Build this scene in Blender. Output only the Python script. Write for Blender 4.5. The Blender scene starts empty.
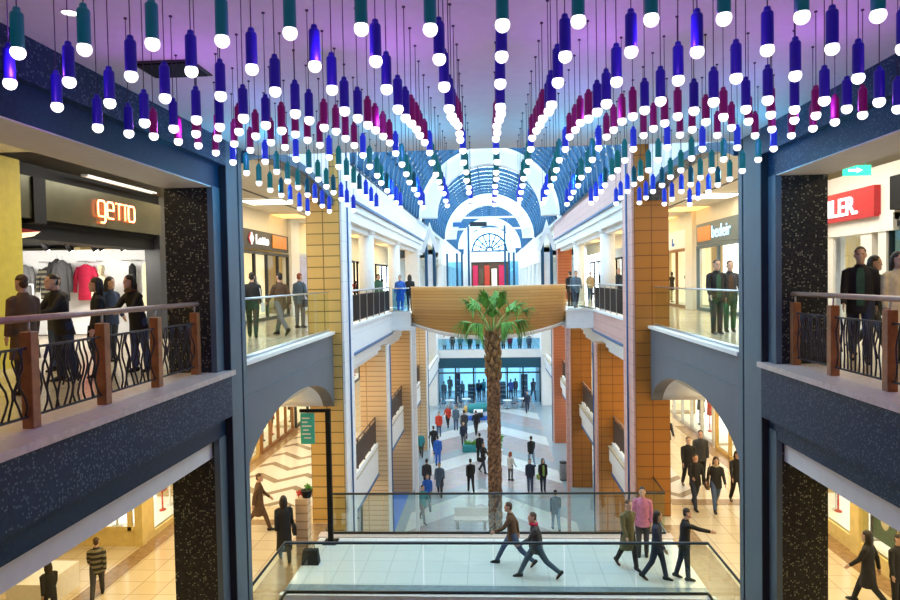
import bpy, bmesh, math, random
from mathutils import Vector, Matrix
R = random.Random(7)
sc = bpy.context.scene
COL = sc.collection
PI = math.pi
CAMZ = 11.0            # eye height above the ground floor
Z1, Z2 = 4.4, 9.58     # middle and upper gallery floors

# ------------------------------------------------------------------ materials
MATS = {}
def nodes(name):
    m = bpy.data.materials.new(name); m.use_nodes = True
    nt = m.node_tree; b = nt.nodes.get('Principled BSDF')
    MATS[name] = m
    return m, nt, b
def P(b, **k):
    for a, v in k.items():
        b.inputs[{'col': 'Base Color', 'rough': 'Roughness', 'metal': 'Metallic', 'ecol': 'Emission Color', 'estr': 'Emission Strength',
                  'spec': 'Specular IOR Level', 'coat': 'Coat Weight'}[a]].default_value = (*v, 1) if isinstance(v, tuple) and len(v) == 3 else v
def L(nt, a, b): nt.links.new(a, b)
def N(nt, t, **k):
    n = nt.nodes.new(t)
    for a, v in k.items(): setattr(n, a, v)
    return n
def pos(nt, mode='xyz', scale=1.0):
    g = N(nt, 'ShaderNodeNewGeometry'); s = N(nt, 'ShaderNodeSeparateXYZ'); L(nt, g.outputs['Position'], s.inputs[0])
    if mode == 'xyz': return g.outputs['Position'], s
    c = N(nt, 'ShaderNodeCombineXYZ')
    if mode == 'wall':
        a = N(nt, 'ShaderNodeMath', operation='ADD'); L(nt, s.outputs[0], a.inputs[0]); L(nt, s.outputs[1], a.inputs[1])
        L(nt, a.outputs[0], c.inputs[0]); L(nt, s.outputs[2], c.inputs[1])
    return c.outputs[0], s
def simple(name, col, rough=.5, metal=0., var=.08, scale=6., bump=0., **k):
    """base colour with a slight procedural variation"""
    m, nt, b = nodes(name); P(b, rough=rough, metal=metal, **k)
    n = N(nt, 'ShaderNodeTexNoise'); n.inputs['Scale'].default_value = scale; n.inputs['Detail'].default_value = 4
    g = N(nt, 'ShaderNodeTexCoord'); L(nt, g.outputs['Object'], n.inputs['Vector'])
    r = N(nt, 'ShaderNodeValToRGB')
    r.color_ramp.elements[0].position = .3; r.color_ramp.elements[1].position = .7
    r.color_ramp.elements[0].color = (*[max(0, c * (1 - var)) for c in col], 1)
    r.color_ramp.elements[1].color = (*[min(1, c * (1 + var)) for c in col], 1)
    L(nt, n.outputs['Fac'], r.inputs[0]); L(nt, r.outputs[0], b.inputs['Base Color'])
    if bump:
        bp = N(nt, 'ShaderNodeBump'); bp.inputs['Strength'].default_value = bump; bp.inputs['Distance'].default_value = .02
        L(nt, n.outputs['Fac'], bp.inputs['Height']); L(nt, bp.outputs[0], b.inputs['Normal'])
    return m
def glow(name, col, strength, base=(.8, .8, .8)):
    m, nt, b = nodes(name); P(b, col=base, rough=.4, ecol=col, estr=strength); return m
def tile(name, c1, c2, mortar, w, h, rough=.4, msize=.015, offset=0., coat=0., mode='wall', var=.0, off=0.):
    m, nt, b = nodes(name); P(b, rough=rough, coat=coat)
    v, s = pos(nt, mode)
    t = N(nt, 'ShaderNodeTexBrick', offset=offset, squash=1.0)
    t.inputs['Color1'].default_value = (*c1, 1); t.inputs['Color2'].default_value = (*c2, 1); t.inputs['Mortar'].default_value = (*mortar, 1)
    t.inputs['Scale'].default_value = 1; t.inputs['Mortar Size'].default_value = msize; t.inputs['Brick Width'].default_value = w; t.inputs['Row Height'].default_value = h
    t.inputs['Mortar Smooth'].default_value = .1
    sh = N(nt, 'ShaderNodeVectorMath', operation='ADD'); sh.inputs[1].default_value = (off, 0, 0); L(nt, v, sh.inputs[0]); L(nt, sh.outputs[0], t.inputs['Vector']); L(nt, t.outputs['Color'], b.inputs['Base Color'])
    bp = N(nt, 'ShaderNodeBump', invert=True); bp.inputs['Strength'].default_value = .3; bp.inputs['Distance'].default_value = .01
    L(nt, t.outputs['Fac'], bp.inputs['Height']); L(nt, bp.outputs[0], b.inputs['Normal'])
    return m
def mosaic(name, c1, c2, cs, size, thresh, rough=.35):
    """small glass mosaic with scattered bright tesserae"""
    m, nt, b = nodes(name); P(b, rough=rough, spec=.18)
    v, s = pos(nt)
    vo = N(nt, 'ShaderNodeTexVoronoi'); vo.inputs['Scale'].default_value = 1 / size; vo.inputs['Randomness'].default_value = .55
    L(nt, v, vo.inputs['Vector'])
    sp = N(nt, 'ShaderNodeSeparateColor'); L(nt, vo.outputs['Color'], sp.inputs[0])
    mx = N(nt, 'ShaderNodeMix', data_type='RGBA'); mx.inputs['A'].default_value = (*c1, 1); mx.inputs['B'].default_value = (*c2, 1)
    L(nt, sp.outputs[1], mx.inputs['Factor'])
    gt = N(nt, 'ShaderNodeMath', operation='GREATER_THAN'); gt.inputs[1].default_value = thresh; L(nt, sp.outputs[0], gt.inputs[0])
    near = N(nt, 'ShaderNodeMath', operation='LESS_THAN'); near.inputs[1].default_value = .42; L(nt, vo.outputs['Distance'], near.inputs[0])
    mul = N(nt, 'ShaderNodeMath', operation='MULTIPLY'); L(nt, gt.outputs[0], mul.inputs[0]); L(nt, near.outputs[0], mul.inputs[1])
    m2 = N(nt, 'ShaderNodeMix', data_type='RGBA'); m2.inputs['B'].default_value = (*cs, 1)
    L(nt, mx.outputs['Result'], m2.inputs['A']); L(nt, mul.outputs[0], m2.inputs['Factor']); L(nt, m2.outputs['Result'], b.inputs['Base Color'])
    return m
def glass(name, tint=(.9, .98, .95), refl=.12, rough=.02, rcol=(.9, 1, 1)):
    m = bpy.data.materials.new(name); m.use_nodes = True; nt = m.node_tree; nt.nodes.clear(); MATS[name] = m
    o = N(nt, 'ShaderNodeOutputMaterial'); t = N(nt, 'ShaderNodeBsdfTransparent'); t.inputs[0].default_value = (*tint, 1)
    g = N(nt, 'ShaderNodeBsdfGlossy'); g.inputs['Roughness'].default_value = rough; g.inputs[0].default_value = (*rcol, 1)
    x = N(nt, 'ShaderNodeMixShader')
    if refl is None:
        lw = N(nt, 'ShaderNodeLayerWeight'); lw.inputs[0].default_value = .25; L(nt, lw.outputs['Fresnel'], x.inputs[0])
    else: x.inputs[0].default_value = refl
    L(nt, t.outputs[0], x.inputs[1]); L(nt, g.outputs[0], x.inputs[2]); L(nt, x.outputs[0], o.inputs[0])
    return m

mosaic('slate_mosaic', (.008, .026, .062), (.014, .042, .088), (.085, .14, .20), .027, .80)
mosaic('dark_mosaic', (.022, .025, .026), (.045, .046, .042), (.28, .27, .18), .030, .76)
simple('slate_smooth', (.10, .15, .185), .45, var=.05)
simple('slate_panel', (.115, .135, .17), .42, var=.06, scale=2)
simple('groove', (.01, .012, .02), .6)
simple('plaster', (.78, .77, .76), .7, var=.03)
simple('plaster_white', (.84, .85, .87), .55, var=.03)
simple('plaster_cream', (.80, .74, .62), .7, var=.03)
simple('ledge_stone', (.62, .52, .46), .35, var=.12, scale=14)
simple('white_stone', (.85, .85, .84), .35, var=.05, scale=10)
tile('tan_tile', (.74, .46, .14), (.71, .43, .125), (.22, .13, .03), .46, .30, .42, .014, off=.24)
tile('tan_tile_fine', (.72, .50, .29), (.69, .47, .27), (.45, .27, .13), 2.4, .2, .45, .02)
tile('brown_tile', (.42, .155, .022), (.39, .14, .018), (.15, .045, .01), .46, .34, .38, .012, off=-.04)
tile('brick_tile', (.50, .15, .06), (.47, .13, .05), (.30, .09, .04), 2.4, .2, .45, .02)
tile('pink_stone', (.66, .40, .36), (.63, .375, .34), (.48, .27, .25), 1.2, .33, .45, .012)
tile('white_panel', (.82, .83, .87), (.80, .81, .86), (.62, .63, .70), 2.0, .55, .45, .008)
tile('floor_cream', (.66, .56, .40), (.61, .51, .36), (.42, .34, .24), .6, .6, .16, .012, mode='xyz')
tile('floor_bridge', (.78, .82, .82), (.74, .79, .80), (.58, .64, .66), .6, .6, .18, .01, mode='xyz')
simple('floor_band', (.24, .31, .36), .25, var=.15, scale=8)
simple('floor_brown', (.30, .19, .10), .25, var=.2, scale=8)
simple('wood_post', (.34, .14, .05), .35, var=.25, scale=9)
simple('wood_rail', (.40, .24, .18), .32, var=.15, scale=9)
simple('iron', (.045, .045, .055), .45, metal=.6)
simple('iron_brown', (.10, .075, .07), .45, metal=.4)
simple('steel', (.62, .64, .66), .28, metal=.9)
simple('dark_steel', (.018, .026, .034), .35, metal=.3)
simple('blue_steel', (.004, .068, .16), .4)
simple('blue_line', (.02, .10, .28), .4)
simple('navy_band', (.012, .085, .14), .3)
simple('black', (.006, .006, .007), .6, spec=.2)
simple('charcoal', (.03, .03, .034), .45)
simple('olive_metal', (.10, .095, .055), .28, metal=.75, var=.15, scale=2)
simple('yellow_wall', (.62, .50, .05), .6)
simple('cream_wall', (.78, .62, .26), .6)
simple('gold_wall', (.62, .42, .14), .6)
simple('red_sign', (.50, .012, .02), .35)
simple('orange_panel', (.75, .28, .03), .4)
simple('lavender', (.42, .45, .72), .5, var=.2, scale=2)
simple('teal_panel', (.04, .42, .36), .4)
simple('door_wood', (.30, .14, .05), .5)
glass('rail_glass', (.91, .97, .95), .08)
glass('shop_glass', (.95, .97, .97), .06)
glass('blue_glass', (.48, .76, .92), .10, .05, (.7, .9, 1))
glass('vault_glass', (.70, .89, 1.0), .05, .1, (.7, .9, 1))
glass('fan_glass', (.80, .92, 1.0), .05)
glow('bulb', (1.0, .95, 1.0), 2.0, (.95, .95, .95))
glow('neon_orange', (1, .16, .03), 6.0)
glow('letter_white', (1, 1, 1), 1.1)
glow('letter_blue', (.35, .70, 1), .75, (.5, .7, .8))
glow('exit_green', (.02, .75, .42), 1.6, (.05, .5, .3))
glow('lit_white', (1, .95, .82), 1.5)
glow('lit_cool', (.85, .95, 1), 1.25)
glow('lit_warm', (1, .72, .32), .95)
glow('lit_orange', (1, .50, .08), 1.5)
glow('lamp_panel', (1, .90, .70), 3.0)
glow('downlight', (1, .95, .85), 6.0)
for nm, c, e in (('tube_teal', (.0, .10, .16), .35), ('tube_blue', (.008, .003, .34), .26), ('tube_magenta', (.20, .0, .12), .30),
                 ('tube_green', (.0, .15, .16), .55), ('tube_indigo', (.008, .03, .52), .75)):
    glow(nm, tuple(min(1, x * 1.0) for x in c), e, tuple(x * .5 + .004 for x in c))
simple('cord', (.05, .035, .07), .6)
simple('skin', (.58, .36, .26), .5, var=.05)
simple('hair_dark', (.02, .014, .010), .6, var=.3)
simple('hair_brown', (.07, .035, .015), .6, var=.3)
simple('hair_grey', (.28, .26, .24), .6, var=.2)
simple('hair_red', (.30, .07, .02), .6, var=.3)
simple('eye', (.02, .015, .01), .3)
for nm, c in dict(black_cloth=(.012, .012, .014), navy_cloth=(.02, .03, .065), grey_cloth=(.16, .16, .17), charcoal_cloth=(.045, .045, .05), denim=(.06, .10, .20),
                  pale_denim=(.22, .34, .45), green_cloth=(.035, .10, .055), olive_cloth=(.15, .14, .06), brown_cloth=(.11, .06, .03), tan_cloth=(.45, .36, .22),
                  red_cloth=(.55, .045, .02), blue_cloth=(.02, .12, .55), teal_cloth=(.03, .26, .30), pink_cloth=(.62, .22, .34), white_cloth=(.75, .75, .75),
                  cream_cloth=(.72, .62, .40), crimson_cloth=(.65, .02, .08), lime_cloth=(.30, .48, .12), steel_cloth=(.08, .13, .19)).items():
    simple(nm, c, .8, var=.15, scale=12)
m, nt, b = nodes('striped_cloth'); P(b, rough=.8)
w = N(nt, 'ShaderNodeTexWave', wave_type='BANDS', bands_direction='Z'); w.inputs['Scale'].default_value = 2.2
tc = N(nt, 'ShaderNodeTexCoord'); L(nt, tc.outputs['Object'], w.inputs['Vector'])
rp = N(nt, 'ShaderNodeValToRGB'); rp.color_ramp.interpolation = 'CONSTANT'; rp.color_ramp.elements[0].color = (.02, .02, .02, 1); rp.color_ramp.elements[1].color = (.20, .18, .12, 1)
rp.color_ramp.elements[1].position = .55
L(nt, w.outputs['Fac'], rp.inputs[0]); L(nt, rp.outputs[0], b.inputs['Base Color'])
# ground floor: zigzag stone inlay
def atrium_floor():
    m, nt, b = nodes('atrium_stone'); P(b, rough=.22)
    v, s = pos(nt)
    def M(op, a, c=None):
        n = N(nt, 'ShaderNodeMath', operation=op)
        for i, x in enumerate((a, c)):
            if x is None: continue
            if isinstance(x, (int, float)): n.inputs[i].default_value = x
            else: L(nt, x, n.inputs[i])
        return n.outputs[0]
    ax = M('ABSOLUTE', M('ADD', s.outputs[0], .6))
    t = M('FRACT', M('DIVIDE', M('ADD', s.outputs[1], M('MULTIPLY', ax, 1.15)), 8.2))
    white = M('LESS_THAN', t, .30)
    blue = M('MULTIPLY', M('GREATER_THAN', t, .30), M('LESS_THAN', t, .52))
    edge = M('GREATER_THAN', M('ABSOLUTE', M('ADD', s.outputs[0], .1)), 3.8)
    nz = N(nt, 'ShaderNodeTexNoise'); nz.inputs['Scale'].default_value = 2.5; nz.inputs['Detail'].default_value = 6; L(nt, v, nz.inputs['Vector'])
    br = N(nt, 'ShaderNodeTexBrick'); br.inputs['Scale'].default_value = 1; br.inputs['Brick Width'].default_value = .5; br.inputs['Row Height'].default_value = .25
    br.inputs['Color1'].default_value = (.50, .43, .43, 1); br.inputs['Color2'].default_value = (.43, .37, .38, 1); br.inputs['Mortar'].default_value = (.38, .33, .34, 1); br.inputs['Mortar Size'].default_value = .012
    L(nt, v, br.inputs['Vector'])
    def mix(f, a, c):
        x = N(nt, 'ShaderNodeMix', data_type='RGBA')
        L(nt, f, x.inputs['Factor'])
        for k, q in (('A', a), ('B', c)):
            if isinstance(q, tuple): x.inputs[k].default_value = (*q, 1)
            else: L(nt, q, x.inputs[k])
        return x.outputs['Result']
    c = mix(blue, br.outputs['Color'], (.36, .41, .45))
    c = mix(white, c, (.72, .74, .74))
    c = mix(edge, c, (.33, .42, .48))
    d = N(nt, 'ShaderNodeMix', data_type='RGBA', blend_type='MULTIPLY'); d.inputs['Factor'].default_value = .35
    L(nt, c, d.inputs['A']); L(nt, nz.outputs['Color'], d.inputs['B']); L(nt, d.outputs['Result'], b.inputs['Base Color'])
atrium_floor()
def zig_floor():
    m, nt, b = nodes('zigzag_stone'); P(b, rough=.2)
    v, s = pos(nt)
    w = N(nt, 'ShaderNodeTexWave', wave_type='BANDS', bands_direction='Y', wave_profile='SAW'); w.inputs['Scale'].default_value = .22; w.inputs['Distortion'].default_value = 0
    tri = N(nt, 'ShaderNodeMath', operation='PINGPONG'); tri.inputs[1].default_value = .8; L(nt, s.outputs[0], tri.inputs[0])
    ad = N(nt, 'ShaderNodeMath', operation='ADD'); L(nt, s.outputs[1], ad.inputs[0]); L(nt, tri.outputs[0], ad.inputs[1])
    c = N(nt, 'ShaderNodeCombineXYZ'); L(nt, ad.outputs[0], c.inputs[1]); L(nt, c.outputs[0], w.inputs['Vector'])
    r = N(nt, 'ShaderNodeValToRGB'); r.color_ramp.interpolation = 'CONSTANT'
    r.color_ramp.elements[0].color = (.72, .66, .60, 1); r.color_ramp.elements[1].color = (.26, .19, .13, 1); r.color_ramp.elements[1].position = .72
    L(nt, w.outputs['Fac'], r.inputs[0]); L(nt, r.outputs[0], b.inputs['Base Color'])
zig_floor()
# boat cladding: horizontal planks
def planks():
    m, nt, b = nodes('boat_wood'); P(b, rough=.4)
    v, s = pos(nt, 'wall')
    t = N(nt, 'ShaderNodeTexBrick', offset=.37); t.inputs['Scale'].default_value = 1; t.inputs['Brick Width'].default_value = 2.3; t.inputs['Row Height'].default_value = .13
    t.inputs['Color1'].default_value = (.60, .34, .11, 1); t.inputs['Color2'].default_value = (.50, .27, .085, 1); t.inputs['Mortar'].default_value = (.33, .16, .05, 1); t.inputs['Mortar Size'].default_value = .008
    L(nt, v, t.inputs['Vector']); L(nt, t.outputs['Color'], b.inputs['Base Color'])
planks()
def bark():
    m, nt, b = nodes('palm_bark'); P(b, rough=.9)
    n = N(nt, 'ShaderNodeTexNoise'); n.inputs['Scale'].default_value = 9; n.inputs['Detail'].default_value = 5
    r = N(nt, 'ShaderNodeValToRGB'); r.color_ramp.elements[0].position = .35; r.color_ramp.elements[1].position = .68
    r.color_ramp.elements[0].color = (.055, .028, .018, 1); r.color_ramp.elements[1].color = (.30, .165, .085, 1)
    tc = N(nt, 'ShaderNodeTexCoord'); L(nt, tc.outputs['Object'], n.inputs['Vector']); L(nt, n.outputs['Fac'], r.inputs[0]); L(nt, r.outputs[0], b.inputs['Base Color'])
bark()
simple('palm_leaf', (.10, .30, .035), .45, var=.45, scale=5)
simple('palm_stalk', (.22, .34, .08), .5)
simple('palm_dry', (.32, .20, .08), .8, var=.3)

# ------------------------------------------------------------------ mesh building
class MB:
    def __init__(s): s.v = []; s.f = []; s.m = []; s.s = []
    def face(s, idx, mi=0, sm=False): s.f.append(tuple(idx)); s.m.append(mi); s.s.append(sm)
    def box(s, x0, x1, y0, y1, z0, z1, mi=0):
        if x0 > x1: x0, x1 = x1, x0
        if y0 > y1: y0, y1 = y1, y0
        if z0 > z1: z0, z1 = z1, z0
        b = len(s.v)
        s.v += [(x0, y0, z0), (x1, y0, z0), (x1, y1, z0), (x0, y1, z0), (x0, y0, z1), (x1, y0, z1), (x1, y1, z1), (x0, y1, z1)]
        for q in ((0, 3, 2, 1), (4, 5, 6, 7), (0, 1, 5, 4), (1, 2, 6, 5), (2, 3, 7, 6), (3, 0, 4, 7)): s.face([b + i for i in q], mi)
        return s
    def prism(s, poly, ax, a0, a1, mi=0):
        n = len(poly); b = len(s.v)
        for a in (a0, a1):
            for p, q in poly: s.v.append({'x': (a, p, q), 'y': (p, a, q), 'z': (p, q, a)}[ax])
        s.face(range(b, b + n), mi); s.face(range(b + 2 * n - 1, b + n - 1, -1), mi)
        for i in range(n):
            j = (i + 1) % n; s.face((b + i, b + n + i, b + n + j, b + j), mi)
        return s
    def rings(s, rings, mi=0, sm=True, cap=True, closed=True):
        b = len(s.v); n = len(rings[0])
        for r in rings: s.v += [tuple(p) for p in r]
        for k in range(len(rings) - 1):
            for i in range(n if closed else n - 1):
                j = (i + 1) % n; s.face((b + k * n + i, b + k * n + j, b + (k + 1) * n + j, b + (k + 1) * n + i), mi, sm)
        if cap and closed: s.face(range(b + n - 1, b - 1, -1), mi); e = b + (len(rings) - 1) * n; s.face(range(e, e + n), mi)
        return s
    def tube(s, pts, r, seg=8, mi=0, sq=1.0, sm=True, up=None):
        pts = [Vector(p) for p in pts]; rr = r if isinstance(r, (list, tuple)) else [r] * len(pts)
        out = []; u = None
        for i, p in enumerate(pts):
            t = (pts[min(i + 1, len(pts) - 1)] - pts[max(i - 1, 0)]).normalized()
            if u is None:
                u = Vector(up) if up else (Vector((1, 0, 0)) if abs(t.x) < .9 else Vector((0, 1, 0)))
            u = (u - t * u.dot(t)).normalized(); w = t.cross(u)
            a = rr[i] if isinstance(rr[i], (tuple, list)) else (rr[i], rr[i] * sq)
            out.append([p + u * (a[0] * math.cos(2 * PI * k / seg)) + w * (a[1] * math.sin(2 * PI * k / seg)) for k in range(seg)])
        return s.rings(out, mi, sm)
    def cyl(s, x, y, z0, z1, r0, r1=None, seg=16, mi=0):
        return s.tube([(x, y, z0), (x, y, z1)], [r0, r0 if r1 is None else r1], seg, mi)
    def lathe(s, prof, c=(0, 0, 0), seg=20, mi=0):
        return s.rings([[(c[0] + r * math.cos(2 * PI * k / seg), c[1] + r * math.sin(2 * PI * k / seg), c[2] + z) for k in range(seg)] for r, z in prof], mi)
    def ball(s, c, r, seg=14, n=8, mi=0):
        r = r if isinstance(r, tuple) else (r, r, r)
        return s.rings([[(c[0] + r[0] * max(math.sin(PI * i / n), .02) * math.cos(2 * PI * k / seg), c[1] + r[1] * max(math.sin(PI * i / n), .02) * math.sin(2 * PI * k / seg),
                          c[2] - r[2] * math.cos(PI * i / n)) for k in range(seg)] for i in range(n + 1)], mi)
    def arch(s, cx, cz, r0, r1, y0, y1, a0=0., a1=PI, n=32, mi=0):
        """half ring in the XZ plane, from y0 to y1"""
        rs = []
        for k in range(n + 1):
            a = a0 + (a1 - a0) * k / n; c, d = math.cos(a), math.sin(a)
            rs.append([(cx + r0 * c, y0, cz + r0 * d), (cx + r1 * c, y0, cz + r1 * d), (cx + r1 * c, y1, cz + r1 * d), (cx + r0 * c, y1, cz + r0 * d)])
        return s.rings(rs, mi, False)
    def build(s, name, mats, parent=None, local=False, bevel=0.):
        """one mesh object; vertices are world coordinates unless local"""
        me = bpy.data.meshes.new(name); v = s.v
        off = Vector((0, 0, 0)); o = bpy.data.objects.new(name, me)
        if not local:
            if parent is None:
                xs, ys, zs = zip(*v); off = Vector(((min(xs) + max(xs)) / 2, (min(ys) + max(ys)) / 2, min(zs)))
                o.location = off
            else:
                q = parent
                while q: off = off + q.location; q = q.parent
        me.from_pydata([(p[0] - off.x, p[1] - off.y, p[2] - off.z) for p in v], [], s.f)
        mats = mats if isinstance(mats, (list, tuple)) else [mats]
        for k in mats: me.materials.append(MATS[k])
        me.polygons.foreach_set('material_index', s.m); me.polygons.foreach_set('use_smooth', s.s)
        bm = bmesh.new(); bm.from_mesh(me); bmesh.ops.recalc_face_normals(bm, faces=bm.faces); bm.to_mesh(me); bm.free()
        me.update()
        COL.objects.link(o)
        if parent: o.parent = parent
        if bevel:
            md = o.modifiers.new('edge', 'BEVEL'); md.width = bevel; md.segments = 2; md.limit_method = 'ANGLE'
        return o
def tag(o, label=None, cat=None, group=None, kind=None):
    for k, v in (('label', label), ('category', cat), ('group', group), ('kind', kind)):
        if v: o[k] = v
    return o
def empty(name, loc, label, cat, group=None, rz=0., s=1.):
    o = bpy.data.objects.new(name, None); COL.objects.link(o); o.location = loc; o.rotation_euler.z = rz; o.scale = (s, s, s)
    o.empty_display_size = .2
    return tag(o, label, cat, group)
def struct(name, mb, mats, label, cat='building'):
    return tag(mb.build(name, mats), label, cat, kind='structure')
def text(name, body, size, mat, parent, loc, rot, extrude=.015, sx=1., align='LEFT', shear=0., weight=0.):
    c = bpy.data.curves.new(name, 'FONT'); c.body = body; c.size = size; c.extrude = extrude; c.align_x = align; c.shear = shear; c.offset = weight
    c.materials.append(MATS[mat]); o = bpy.data.objects.new(name, c); COL.objects.link(o)
    dg = bpy.context.evaluated_depsgraph_get(); dg.update(); me = bpy.data.meshes.new_from_object(o.evaluated_get(dg)); bpy.data.objects.remove(o)
    o = bpy.data.objects.new(name, me); COL.objects.link(o)
    o.parent = parent; off = Vector((0, 0, 0)); q = parent
    while q: off = off + q.location; q = q.parent
    o.location = Vector(loc) - off; o.rotation_euler = rot; o.scale = (sx, 1, 1)
    return o
ROT_L = (PI / 2, 0, PI / 2)      # text facing +X, running along +Y
ROT_R = (PI / 2, 0, -PI / 2)     # text facing -X, running along -Y
ROT_F = (PI / 2, 0, 0)           # text facing -Y
# ------------------------------------------------------------------ people
POSE = dict(
    stand=dict(rl=(.03, .02), ll=(-.03, .03), ra=(.05, .10, .15), la=(.0, .12, .2)),
    stand2=dict(rl=(.10, .12), ll=(-.04, .0), ra=(.15, .16, .5), la=(-.05, .10, .12)),
    walk=dict(rl=(.42, .10), ll=(-.38, .38), ra=(-.40, .10, .25), la=(.40, .12, .40)),
    walk2=dict(rl=(-.26, .30), ll=(.28, .08), ra=(.25, .12, .3), la=(-.28, .10, .2)),
    stride=dict(rl=(.58, .12), ll=(-.55, .32), ra=(-.50, .12, .35), la=(.55, .12, .55), lean=.08),
    pockets=dict(rl=(.05, .03), ll=(-.06, .05), ra=(-.28, .22, .85), la=(-.25, .22, .85)),
    lean=dict(rl=(.05, .05), ll=(-.12, .05), ra=(.62, .12, .75), la=(.62, .12, .75), lean=.16),
    hold=dict(rl=(.06, .04), ll=(-.05, .05), ra=(.25, .10, 1.35), la=(.1, .1, .2)),
    point=dict(rl=(.10, .05), ll=(-.16, .12), ra=(1.25, .12, .15), la=(.0, .12, .2), lean=.05),
    walkhold=dict(rl=(.30, .08), ll=(-.28, .30), ra=(.2, .12, 1.2), la=(.30, .12, .40)),
)
PM = {}
DG = None
def remesh(mb, vox, name, mat, hands=None):
    o = mb.build(name, mat, local=True)
    r = o.modifiers.new('r', 'REMESH'); r.mode = 'VOXEL'; r.voxel_size = vox; r.use_smooth_shade = True
    s = o.modifiers.new('s', 'SMOOTH'); s.factor = .5; s.iterations = 3
    dg = bpy.context.evaluated_depsgraph_get(); dg.update()
    me = bpy.data.meshes.new_from_object(o.evaluated_get(dg)); bpy.data.objects.remove(o)
    me.name = name
    if not me.materials: me.materials.append(MATS[mat])
    for p in me.polygons: p.use_smooth = True
    return me
def person_meshes(pose, hem, hairkind):
    key = (pose, hem)
    d = POSE[pose]; lean = d.get('lean', 0)
    legs = {}
    for sd, x in (('rl', .092), ('ll', -.092)):
        th, kb = d[sd]; hip = Vector((x, 0, .93)); knee = hip + .44 * Vector((0, math.sin(th), -math.cos(th))); ank = knee + .41 * Vector((0, math.sin(th - kb), -math.cos(th - kb)))
        legs[sd] = [hip, knee, ank, th - kb]
    dz = .085 - min(legs['rl'][2].z, legs['ll'][2].z)
    for l in legs.values():
        for i in range(3): l[i] = l[i] + Vector((0, 0, dz))
    up = lambda x, y, z: Vector((x, y + lean * (z - .93) * 1.2, z + dz))
    arms = {}
    for sd, x in (('ra', .176), ('la', -.176)):
        fa, ab, eb = d[sd]; sg = 1 if x > 0 else -1
        sh = up(x, 0, 1.41); dr = Vector((sg * math.sin(ab), math.sin(fa) * math.cos(ab), -math.cos(fa) * math.cos(ab)))
        el = sh + dr * .29; d2 = Vector((sg * math.sin(ab) * .3, math.sin(fa + eb), -math.cos(fa + eb))).normalized()
        wr = el + d2 * .25; arms[sd] = [sh, el, wr, d2, sg]
    head = up(0, .03, 1.63)
    if key not in PM:
        b = MB()
        def ring(z, rx, ry, y=0, n=16): c = up(0, y, z); return [(c.x + rx * math.cos(2 * PI * k / n), c.y + ry * math.sin(2 * PI * k / n), c.z) for k in range(n)]
        b.rings([ring(.86, .14, .10), ring(.95, .155, .11), ring(1.12, .135, .095), ring(1.28, .15, .10), ring(1.36, .145, .09), ring(1.42, .10, .075), ring(1.48, .06, .055)])
        b.tube([up(0, -.005, 1.40), up(0, .0, 1.48), up(0, .015, 1.58)], [.065, .056, .055], 12)
        hr = []
        for t, rx, y0, y1 in ((-.118, .022, .045, .088), (-.10, .042, .0, .098), (-.07, .058, -.045, .098), (-.03, .068, -.075, .095), (.01, .074, -.092, .092), (.05, .075, -.098, .092), (.085, .068, -.09, .078), (.11, .048, -.065, .05), (.124, .018, -.03, .015)):
            hr.append([(head.x + rx * math.cos(2 * PI * k / 16), head.y + (y0 + y1) / 2 + (y1 - y0) / 2 * math.sin(2 * PI * k / 16), head.z + t) for k in range(16)])
        b.rings(hr)
        b.tube([head + Vector((0, .086, .028)), head + Vector((0, .112, -.022)), head + Vector((0, .085, -.032))], [.010, .017, .013], 8)     # nose
        b.tube([head + Vector((-.025, .092, -.062)), head + Vector((0, .098, -.060)), head + Vector((.025, .092, -.062))], .009, 6)         # lips
        b.tube([head + Vector((-.045, .080, .034)), head + Vector((0, .091, .038)), head + Vector((.045, .080, .034))], .010, 6)          # brow
        for sg in (-1, 1): b.ball((head.x + sg * .076, head.y - .008, head.z - .005), (.013, .022, .034), 8, 6)                           # ears
        for l in legs.values():
            hip, knee, ank, sw = l; b.tube([hip + Vector((0, 0, .04)), hip.lerp(knee, .4), knee, knee.lerp(ank, .35), ank], [.085, .075, .054, .055, .036], 12)
            pit = max(0, -sw) * .9; f = Vector((0, math.cos(pit), -math.sin(pit)))
            b.tube([ank - f * .05 - Vector((0, 0, .035)), ank + f * .06 - Vector((0, 0, .04)), ank + f * .12 - Vector((0, 0, .045))], [.03, .03, .016], 10)
        for sh, el, wr, d2, sg in arms.values():
            b.tube([sh - Vector((sg * .05, 0, .03)), sh - Vector((sg * .005, 0, .03)), sh.lerp(el, .4), el, el.lerp(wr, .35), wr], [.036, .040, .040, .034, .035, .026], 10)
            sd = Vector((0, 0, 1)).cross(d2); sd = (Vector((1, 0, 0)) if sd.length < .1 else sd).normalized(); fw = Vector((0, 1, 0)); fw = (fw - d2 * fw.dot(d2)).normalized(); nn = d2.cross(fw)
            b.tube([wr - d2 * .01, wr + d2 * .045, wr + d2 * .09], [(.026, .018), (.040, .016), (.038, .014)], 10, up=fw)
            for i, (q, ln) in enumerate(((-.028, .062), (-.010, .074), (.010, .080), (.029, .070))):     # four fingers, curled
                p0 = wr + d2 * .085 + fw * q; cu = -nn * sg * .35
                b.tube([p0 - d2 * .01, p0 + d2 * ln * .5 + cu * ln * .1, p0 + d2 * ln * .92 + cu * ln * .5], [.0088, .008, .0062], 6)
            p0 = wr + d2 * .03 + fw * .034
            b.tube([p0 - fw * .012, p0 + d2 * .03 + fw * .022, p0 + d2 * .058 + fw * .024 - nn * sg * .012], [.012, .0098, .007], 6)      # thumb
        body = remesh(b, .0085, 'body', 'skin')
        j = MB()
        hr_ = {'short': .84, 'hip': .76, 'coat': .52, 'long': .30}[hem]
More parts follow.
